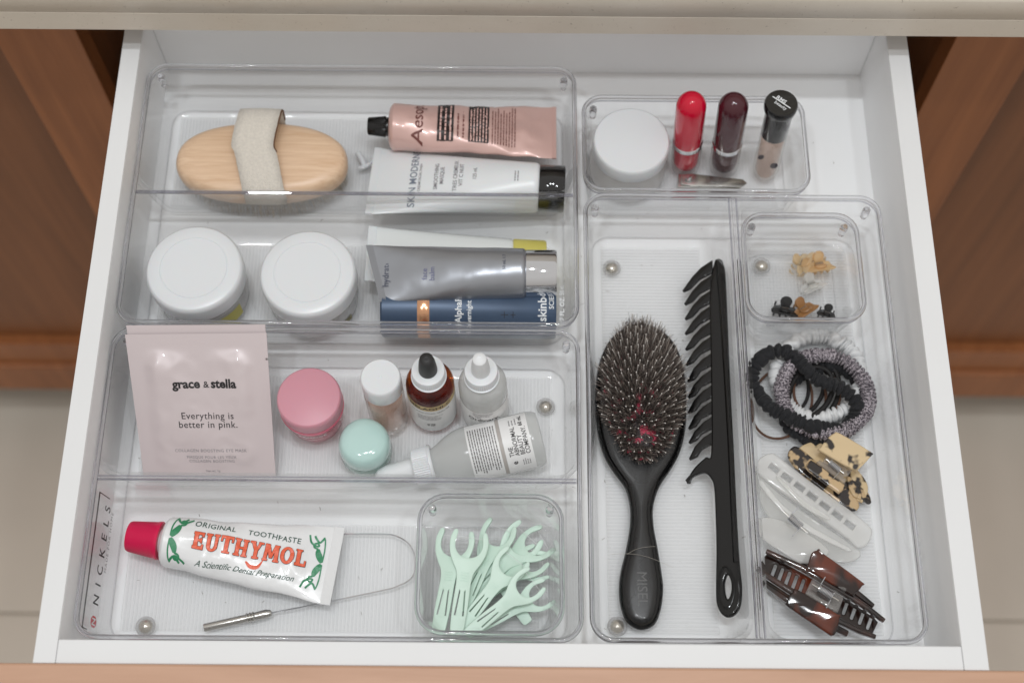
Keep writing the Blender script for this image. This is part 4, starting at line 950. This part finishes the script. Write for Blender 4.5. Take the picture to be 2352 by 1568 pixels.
def speck():
    mt, nt, out = newmat('grey_heather_fabric'); b = N(nt, 'BsdfPrincipled'); b.inputs['Roughness'].default_value = .85
    a = noise_tex(nt, 900, 2); r_ = ramp(nt, a.outputs[0], [(.42, (66, 60, 68)), (.55, (178, 170, 176))]); nt.links.new(r_.outputs[0], b.inputs['Base Color'])
    bp = N(nt, 'Bump'); bp.inputs['Strength'].default_value = .5; bp.inputs['Distance'].default_value = .0004; nt.links.new(a.outputs[0], bp.inputs['Height']); nt.links.new(bp.outputs[0], b.inputs['Normal'])
    nt.links.new(b.outputs[0], out.inputs[0]); return mt
HEA = speck()
BEL = plain('black_elastic', (22, 20, 20), .6, bump=.5, bscale=1200)
BRE = plain('brown_elastic', (92, 62, 46), .6, bump=.5, bscale=1200)
GSC = 'hair ties heaped in the right tray'
sc1 = [(1800, 875, .010), (1838, 820, .010)]
scrunch('scrunchie', 'white ruffled satin scrunchie at the bottom of the heap of hair ties', 'scrunchie', ring_path((1880, 866), 98, 94, 8, wob=.06, seed=2, z=.010, n=90), .0056, WFAB, 44, 1.5, GSC)
scrunch('scrunchie', 'second black cotton scrunchie mostly hidden beneath the grey speckled one', 'scrunchie', ring_path((1885, 925), 92, 82, -30, wob=.10, seed=9, z=.010, n=90), .0050, BFAB, 26, 4.5, GSC)
scrunch('hair_elastic', 'thin tan brown elastic loop curving at the left edge of the heap', 'hair elastic', ring_path((1795, 925), 68, 84, 22, n=60, z=.0075), .0009, BRE, 0, 0, GSC, amp=0)
scrunch('hair_elastic', 'black elastic loop leaning out over the tray divider', 'hair elastic', ring_path((1790, 880), 76, 62, 55, n=60, z=.0082), .0012, BEL, 0, 0, GSC, amp=0)
for k, (c_, rx, ry, ro, mt_, lb, rad_, zz) in enumerate([((1870, 896), 58, 70, 12, BEL, 'thick black elastic, widest of the loops in the middle of the scrunchies', .0019, .0115), ((1862, 900), 46, 62, 34, BEL, 'thick black elastic nested inside the widest middle loop', .0018, .0135),
        ((1850, 905), 46, 66, -10, BRE, 'brown elastic loop crossing the black ones in the middle', .0012, .0105), ((1876, 902), 52, 58, -28, BRE, 'dark brown elastic loop tilted to the right among the black ones', .0010, .0120), ((1850, 890), 40, 56, 10, BEL, 'small black elastic loop, innermost in the middle of the heap', .0015, .0100)]):
    scrunch('hair_elastic', lb, 'hair elastic', ring_path(c_, rx, ry, ro, n=60, z=zz, wob=.05, seed=k), rad_, mt_, 0, 0, GSC, amp=0)
scrunch('scrunchie', 'grey speckled ruffled scrunchie lying on the right of the heap', 'scrunchie', [(u, v, z) for u, v, z in ring_path((1893, 905), 103, 88, 22, wob=.07, seed=5, z=.0170, n=110)], .0052, HEA, 64, 2.5, GSC, amp=.30)
bk = [(1728, 872, .019), (1736, 838, .020), (1765, 812, .021), (1800, 806, .022), (1828, 822, .0225), (1850, 845, .023), (1872, 868, .0235), (1898, 880, .0235), (1925, 888, .023), (1950, 905, .022), (1968, 930, .019), (1962, 962, .016), (1930, 985, .015), (1895, 985, .017), (1862, 978, .022), (1830, 966, .0225), (1800, 952, .022), (1768, 935, .021), (1745, 905, .019)]
bkp = smooth([Vector(p) for p in bk], 5, True)
scrunch('scrunchie', 'black cotton scrunchie on top of the heap, twisted across the grey one', 'scrunchie', [tuple(p) for p in bkp], .0050, BFAB, 40, 7.5, GSC, amp=.26)
# ================================================================ CLAW CLIPS
BLOND = blotchy('blond_tortoise', (214, 190, 150), (40, 34, 32), 95, .56, .62, .12)
BLOND2 = blotchy('blond_tortoise_dark', (196, 168, 128), (38, 32, 30), 120, .47, .54, .12)
BROWN = blotchy('brown_tortoise', (104, 46, 26), (36, 22, 18), 62, .38, .52, .1, alpha=.10, coat=.5, stretch=(1, .6, 1))
BROWNB = blotchy('dark_brown_tortoise', (62, 34, 26), (26, 18, 16), 60, .4, .6, .1, coat=1)
MILK = clear('milky_acetate', (.97, .97, .965), .08, body=.44, bodycol=(1, 1, .99), f0=.08, tl_=.35)
MILK2 = clear('milky_acetate_thin', (.97, .97, .965), .06, body=.28, bodycol=(1, 1, .98), f0=.08, tl_=.35)
HINGE = clear('clear_hinge_plastic', (.90, .89, .88), .04, body=.18, bodycol=(.8, .78, .76), f0=.09)
def spring(t, a, b, z, r=.0021, turns=9, legs=True, pin_ext=.35):
    A, B = at(*a, z), at(*b, z); d = B-A; L = d.length; M = frame(A, d); pts = []
    for i in range(turns*14+1):
        q = i/(turns*14); an = 2*pi*turns*q; pts.append(M @ Vector((L*q, r*cos(an), r*sin(an))))
    part('spring', *sweep(pts, .00042, 6), CHROME, t, world=True)
    part('hinge_pin', *sweep([M @ Vector((-L*pin_ext, 0, 0)), M @ Vector((L*(1+pin_ext), 0, 0))], .0006, 8), STEEL, t, world=True)
    if legs:
        part('spring_leg', *sweep([M @ Vector((0, r, 0)), M @ Vector((0, r*3.3, .0015))], .0004, 6), CHROME, t, world=True)
        part('spring_leg', *sweep([M @ Vector((L, -r, 0)), M @ Vector((L, -r*3.6, .0015))], .0004, 6), CHROME, t, world=True)
def slots(a, b, n, w_, l, skip=(), lean=(0, 0), bend=0):
    """rounded slots in a row from a to b (pixels), l along lean"""
    out = []
    for i in range(n):
        if i in skip: continue
        q = i/(n-1); cx = a[0]+(b[0]-a[0])*q; cy_ = a[1]+(b[1]-a[1])*q-bend*sin(pi*q); dx, dy = lean; k = sqrt(dx*dx+dy*dy); dx, dy = dx/k, dy/k; px_, py_ = -dy, dx; pts = []
        for s_ in (1, -1):
            for an in range(-90, 91, 30): 
                r_ = radians(an); pts.append((cx+s_*dx*(l/2-w_/2)+s_*(dx*cos(r_)+px_*sin(r_))*w_/2, cy_+s_*dy*(l/2-w_/2)+s_*(dy*cos(r_)+py_*sin(r_))*w_/2))
        out.append(pts)
    return out
# blond tortoise
t = thing('claw_clip', 'blond tortoiseshell claw clip with black flecks under the scrunchies', 'claw clip', at(1910, 1080, ZF))
plate_at('rear_jaw', [(1858, 1012), (1905, 1010), (1975, 1075), (1998, 1112), (1990, 1140), (1975, 1146), (1905, 1092), (1838, 1035)], .0165, .0030, BLOND, t, .0010, sm=3, tilt=lambda x, y: -.004)
for k in range(4):
    plate_at('tooth', [(1946+k*11, 1092+k*9), (1962+k*11, 1104+k*9), (1972+k*10, 1138+k*5), (1962+k*10, 1140+k*5), (1950+k*10, 1120+k*7)], .0150-k*.0012, .0028, BLOND2, t, .0008, sm=2)
plate_at('front_jaw', [(1810, 1045), (1822, 1024), (1842, 1030), (1880, 1062), (1935, 1108), (1962, 1132), (1975, 1160), (1964, 1172), (1940, 1164), (1880, 1118), (1832, 1078)], .0135, .0042, BLOND2, t, .0014, sm=3)
for k in range(5):
    a_ = (1824+k*28, 1056+k*23)
    plate_at('tooth', [(a_[0], a_[1]), (a_[0]+20, a_[1]+13), (a_[0]+24, a_[1]+26), (a_[0]+14, a_[1]+30), (a_[0]+2, a_[1]+16)], .0105, .004, BLOND2, t, .001, sm=2)
plate_at('wing', [(1903, 1004), (1915, 996), (1927, 996), (1995, 1042), (1997, 1052), (1968, 1082), (1958, 1082), (1885, 1035), (1884, 1027)], .0250, .0030, BLOND, t, .0011, sm=3, tilt=lambda x, y: (x-.462)*.18)
plate_at('wing', [(1852, 1068), (1860, 1058), (1872, 1060), (1940, 1112), (1938, 1122), (1930, 1130), (1922, 1128), (1858, 1080)], .0235, .0034, BLOND2, t, .0013, sm=3)
plate_at('hinge', [(1898, 1046), (1912, 1034), (1962, 1074), (1948, 1092), (1936, 1094), (1890, 1060)], .0225, .0020, HINGE, t, .0006)
plate_at('hinge', [(1876, 1060), (1884, 1055), (1944, 1100), (1940, 1108)], .0245, .0050, HINGE, t, .0008)
spring(t, (1906, 1061), (1930, 1080), .0245, .0022, 9)
# milky white
t = thing('claw_clip', 'large milky white translucent claw clip between the two tortoiseshell clips', 'claw clip', at(1850, 1170, ZF))
def win(k):
    cx, cy_ = 1779+k*29.2, 1073+k*21.4; ux, uy, wx, wy = .806*12.5, .592*12.5, -.592*6.5, .806*6.5
    return [(cx-ux-wx, cy_-uy-wy), (cx+ux-wx, cy_+uy-wy), (cx+ux+wx, cy_+uy+wy), (cx-ux+wx, cy_-uy+wy)]
plate_at('rear_jaw', [(1744, 1086), (1737, 1068), (1748, 1048), (1773, 1038), (1792, 1049), (1850, 1095), (1925, 1147), (1996, 1200), (2006, 1222), (1992, 1250), (1970, 1254), (1955, 1238), (1880, 1184), (1800, 1130)], .0190, .0042, MILK, t, .0012,
         holes=[win(k) for k in range(7)], sm=2, tilt=lambda x, y: -abs(x-.445)*.05)
for k in range(7):
    plate_at('tooth', [(1792+k*29.2, 1078+k*21.4), (1798+k*29.2, 1083+k*21.4), (1784+k*28, 1110+k*21), (1778+k*28, 1105+k*21)], .0150, .0030, MILK, t, .0008)
plate_at('front_jaw', [(1736, 1085), (1748, 1092), (1800, 1138), (1880, 1196), (1960, 1250), (1978, 1270), (1965, 1285), (1925, 1290), (1860, 1262), (1800, 1225), (1755, 1170), (1738, 1120)], .0140, .0030, MILK2, t, .001, sm=3)
plate_at('wing', [(1740, 1190), (1762, 1180), (1805, 1190), (1868, 1228), (1905, 1262), (1885, 1282), (1840, 1290), (1790, 1262), (1748, 1228)], .0215, .0028, MILK, t, .001, sm=3, tilt=lambda x, y: -(abs(y-.064)*.25))
plate_at('rib', [(1742, 1108), (1752, 1104), (1800, 1160), (1870, 1212), (1950, 1256), (1946, 1264), (1865, 1224), (1795, 1172)], .0205, .0020, MILK, t, .0007, sm=2)
plate_at('rib', [(1785, 1098), (1796, 1100), (1850, 1150), (1905, 1184), (1898, 1192), (1842, 1160)], .0215, .0016, MILK2, t, .0006, sm=2)
spring(t, (1813, 1186), (1840, 1210), .0262, .0025, 9, True, .55)
# brown tortoise
t = thing('claw_clip', 'dark brown tortoiseshell claw clip at the front of the right tray', 'claw clip', at(1885, 1365, ZF))
sl1 = slots((1778, 1310), (1842, 1345), 5, 8, 36, lean=(-.35, .94)); sl2 = slots((1945, 1392), (2002, 1425), 4, 8, 34, lean=(-.35, .94))
plate_at('jaw_plate', [(1756, 1277), (1764, 1268), (1850, 1318), (1930, 1362), (2010, 1412), (2022, 1424), (2008, 1452), (1995, 1450), (1900, 1404), (1820, 1352), (1750, 1318), (1740, 1304)], .0140, .0026, BROWN, t, .0008, holes=sl1+sl2, tilt=lambda x, y: -abs(x-.443)*.10)
def rail(pts, z, r_, n='rail', mat=BROWNB, dip=.004):
    P = smooth([at(u, v, z-dip*abs(i/(len(pts)-1)-.5)*2) for i, (u, v) in enumerate(pts)], 6)
    g = sweep(P, r_, 10, radf=lambda q, a: r_*(.75+.25*sin(pi*min(1, max(0, q))))*(1 if abs(sin(a)) < .5 else 1.25)); part(n, *g, mat, t, world=True)
rail([(1760, 1265), (1800, 1284), (1850, 1308), (1900, 1338), (1950, 1368), (1995, 1398), (2030, 1425)], .0215, .0018)
rail([(1740, 1307), (1775, 1330), (1815, 1356), (1860, 1385), (1915, 1420), (1965, 1445), (2010, 1462)], .0215, .0018)
rail([(1752, 1336), (1780, 1356), (1812, 1378), (1860, 1408), (1905, 1435), (1945, 1455)], .0125, .0026, 'lower_rail')
rail([(1842, 1290), (1900, 1322), (1960, 1358), (2004, 1392)], .0125, .0022, 'lower_rail')
plate_at('wing', [(1866, 1268), (1876, 1265), (1884, 1268), (1980, 1332), (1983, 1342), (1966, 1362), (1955, 1362), (1858, 1308), (1855, 1302), (1860, 1278)], .0280, .0030, BROWN, t, .0011, sm=3, tilt=lambda x, y: (y-.05)*.22)
plate_at('wing', [(1822, 1358), (1832, 1354), (1925, 1408), (1930, 1416), (1924, 1448), (1914, 1456), (1902, 1450), (1812, 1392), (1808, 1382), (1812, 1368)], .0265, .0030, BROWN, t, .0011, sm=3, tilt=lambda x, y: -(.03-y)*.15)
plate_at('hinge', [(1873, 1314), (1882, 1312), (1945, 1350), (1944, 1358), (1925, 1405), (1916, 1404), (1850, 1368), (1850, 1360)], .0205, .0015, HINGE, t, .0005)
plate_at('hinge', [(1872, 1316), (1878, 1310), (1946, 1350), (1942, 1358)], .0260, .0060, HINGE, t, .0008)
plate_at('hinge', [(1850, 1362), (1856, 1354), (1926, 1396), (1922, 1405)], .0255, .0055, HINGE, t, .0008)
spring(t, (1880, 1350), (1912, 1370), .0262, .0025, 11, True, .45)
# mini claw clips in the small box
def mini(label, cu, cv, s, deg, mat, z=.0125, group='tiny claw clips in the small box'):
    c = at(cu, cv, z); t = thing('mini_claw_clip', label, 'claw clip', Matrix.Translation(c) @ Matrix.Rotation(radians(deg), 4, 'Z'), group)
    for sg in (1, -1):
        g = plate([(-.008*s, 0), (-.006*s, .003*s), (0, .0045*s), (.006*s, .003*s), (.008*s, 0), (.006*s, -.001*s), (-.006*s, -.001*s)], .0012*s, .0004)
        M = Matrix.Rotation(radians(sg*32), 4, 'X'); part('jaw', [M @ (v-Vector((0, .0045*s, 0)))+Vector((0, sg*.002*s, 0)) for v in g[0]], g[1], mat, t)
        for k in range(4):
            x = (-.0055+k*.0037)*s; part('tooth', *sweep([Vector((x, sg*.0042*s, -.003*s)), Vector((x, sg*.0036*s, -.006*s)), Vector((x, sg*.001*s, -.0075*s))], .0006*s, 5), mat, t)
        an_ = .6*sg
        part('loop', *sweep([Vector((.0028*s*cos(q), sg*.0030*s+.0028*s*sin(q)*.6, .0020*s+.0024*s*sin(q)*sg)) for q in [2*pi*i_/14 for i_ in range(14)]], .0008*s, 6, closed=True), mat, t)
        g = plate([(-.0026*s, 0), (-.003*s, .005*s), (0, .0068*s), (.003*s, .005*s), (.0026*s, 0)], .0011*s, .0004); M = Matrix.Rotation(radians(sg*40 if sg > 0 else 140), 4, 'X')
        part('wing', [M @ v for v in g[0]], g[1], mat, t)
    part('spring', *sweep([Vector((-.0022*s+.0044*s*i/40, .0011*s*cos(i*.9), .0011*s*sin(i*.9))) for i in range(41)], .0003*s, 5), STEEL, t)
HONEY = clear('honey_plastic', (.98, .91, .78), .08, body=.38, bodycol=(.96, .82, .60))
HONEY2 = clear('amber_honey_plastic', (.97, .86, .66), .08, body=.45, bodycol=(.94, .74, .48))
MT = plain('matte_black_clip', (30, 30, 31), .35); BRC = plain('bronze_clip', (150, 108, 66), .3, coat=.4)
mini('pale honey mini claw clip, left one of the honey pair', 1838, 602, 1.15, 70, HONEY, .0145)
mini('deep honey mini claw clip, right one of the honey pair', 1880, 604, 1.25, 10, HONEY2, .015)
mini('clear frosted mini claw clip below the honey coloured pair', 1862, 650, 1.2, 25, MILK2, .013)
mini('black mini claw clip at the left of the front row', 1803, 706, 1.15, -12, MT, .0145)
mini('bronze brown mini claw clip beside the black one', 1842, 706, 1.15, 35, BRC, .0155)
mini('black mini claw clip alone at the right of the front row', 1900, 716, .85, -18, MT, .0125)
# ================================================================ FLOSS PICKS
MINT = plain('mint_plastic_pick', (204, 228, 214), .4, bump=.02)
def Zq(x, y): return (780+x/3.485)*.9408, (1150+y/3.485)*.9408
hl = [(-3.0, .3), (-4.4, 2), (-5.0, 10), (-5.2, 20), (-5.0, 32), (-6.0, 39), (-9.0, 44), (-12.0, 50), (-13.2, 57), (-12.6, 61.5), (-11.2, 64.8), (-9.4, 65.2), (-8.5, 63.6), (-8.9, 60.5), (-9.4, 57), (-8.6, 53), (-5.4, 49.4)]
head = hl+[(0, 48)]+[(-a, b) for a, b in reversed(hl)]+[(0, 0)]
hp = [(p.x*.00092, p.y*.001) for p in smooth([(*q, 0) for q in head], 3, True)]
pg = plate(hp, .0018, .0004, [[(x*.001, y*.001) for x, y in [(-3.0, 12), (-2.1, 12), (-1.3, 27), (-1.9, 28)]], [(x*.001, y*.001) for x, y in [(2.1, 12), (3.0, 12), (1.9, 28), (1.3, 27)]]])
fl_g = sweep([Vector((-.0100, .0610, .001)), Vector((.0100, .0610, .001))], .00013, 4)
grip = [box(-.0024, .0024, .0335+k*.0016, .0340+k*.0016, .0020, .0022) for k in range(4)]
gripg = join(*grip)
pick0 = thing('floss_pick', 'x', 'floss pick', None, 'mint green floss picks in the square box')
part('pick_body', *pg, MINT, pick0); part('floss_thread', *fl_g, plain('floss', (232, 234, 234), .4), pick0); part('grip_ridges', *gripg, MINT, pick0, smooth=False)
picks = [((1780, 1290), (1440, 800), .0115, 'mint floss pick at the bottom whose tail pokes out toward the front right'),
         ((1250, 860), (1920, 800), .0125, 'mint floss pick lying flat across the middle under the others'),
         ((1230, 960), (1960, 560), .0145, 'mint floss pick with its head at the right wall, second lowest'),
         ((1215, 1180), (1840, 460), .0165, 'mint floss pick reaching the rear right corner with a leaf shaped loop'),
         ((1300, 1250), (1500, 560), .0130, 'mint floss pick under the round headed one in the middle'),
         ((1290, 1150), (1900, 700), .0150, 'mint floss pick in the middle of the pile pointing at the right wall'),
         ((1330, 1340), (1960, 1010), .0170, 'mint floss pick whose head lies lowest against the right wall'),
         ((1215, 1190), (1570, 430), .0195, 'mint floss pick with the round head nearest the rear wall middle'),
         ((1210, 1330), (1700, 700), .0225, 'mint floss pick on top running diagonally through the middle'),
         ((1250, 1390), (1860, 900), .0250, 'mint floss pick on top whose wide head opens toward the right wall'),
         ((1008, 1392), (1180, 480), .0235, 'leftmost mint floss pick standing against the left wall'),
         ((1160, 1395), (1290, 500), .0262, 'mint floss pick on top of the leftmost one, slightly right of it')]
for i, (ta, hd, z, lb) in enumerate(picks):
    A = at(*Zq(*ta), z); B = at(*Zq(*hd), z+.003); d = (B-A).normalized(); xax = d.cross(Vector((0, 0, 1))).normalized(); zz = xax.cross(d)
    M = Matrix.Identity(4)
    for k in range(3): M[k][0] = xax[k]; M[k][1] = d[k]; M[k][2] = zz[k]; M[k][3] = A[k]
    if i == 0: o = pick0
    else:
        o = pick0.copy(); COL.objects.link(o)
        for ch in [c for c in pick0.children]:
            cc = ch.copy(); COL.objects.link(cc); cc.parent = o
    sc_ = max(.80, min(1.02, (B-A).length/.066)); o.matrix_world = M @ Matrix.Rotation(radians((-11, 9, -6, 12, 8, -9, 7, -12, 6, 10, -8, 5)[i % 12]), 4, 'Y') @ Matrix.Scale(sc_, 4); o['label'] = lb

# specks of lint on the drawer floor and tray bases
rnd = random.Random(21); V = []; F = []
for k in range(170):
    x, y = rnd.uniform(.01, .51), rnd.uniform(.01, .40); z = .0003 if rnd.random() < .3 else .0058; n = len(V); a = rnd.uniform(0, 6.3); l = rnd.uniform(.0003, .0014); w_ = rnd.uniform(.00008, .0002); c_, s_ = cos(a), sin(a)
    for (p, q, h) in ((-l, -w_, 0), (l, -w_, 0), (l, w_, 0), (-l, w_, 0), (0, 0, w_*2)): V.append((x+p*c_-q*s_, y+p*s_+q*c_, z+h))
    F += [(n, n+1, n+4), (n+1, n+2, n+4), (n+2, n+3, n+4), (n+3, n, n+4), (n+3, n+2, n+1, n)]
o = mesh_obj('lint', V, F, plain('grey_lint', (120, 112, 104), .9), smooth=False); tag(o, 'scattered grey lint specks on the tray bases and drawer floor', 'lint', kind='stuff')
# print, rings and springs are sub-parts of the part they sit on
def regroup():
    rules = [(('lettering', 'small_print', 'rule', 'letter_outline', 'swash', 'ornament', 'plus_marks', 'label_print', 'slash_mark', 'underline'), ('label_paper', 'tube_body', 'canister_body', 'pouch', 'outline_print', 'jar_body', 'glass_body', 'cap')),
             (('foot_ring',), ('bumper_foot',)), (('spring_leg', 'hinge_pin'), ('spring',)), (('embossed_letters',), ('handle_panel',)), (('grip_ridges',), ('pick_body',)),
             (('nylon_pins', 'boar_bristles', 'stray_hairs'), ('cushion_pad',)), (('strap_binding',), ('strap',)), (('loop_ridge', 'spine_ridge'), ('comb_body',))]
    base = lambda o: o.name.split('.')[0]
    for o in [q for q in bpy.data.objects if q.parent is None and q.type == 'EMPTY']:
        kids = list(o.children)
        for names, hosts in rules:
            for k in kids:
                if base(k) in names:
                    host = next((h for hn in hosts for h in kids if base(h) == hn and h is not k), None)
                    if host is not None and not host.get('kind'): k.parent = host
regroup()
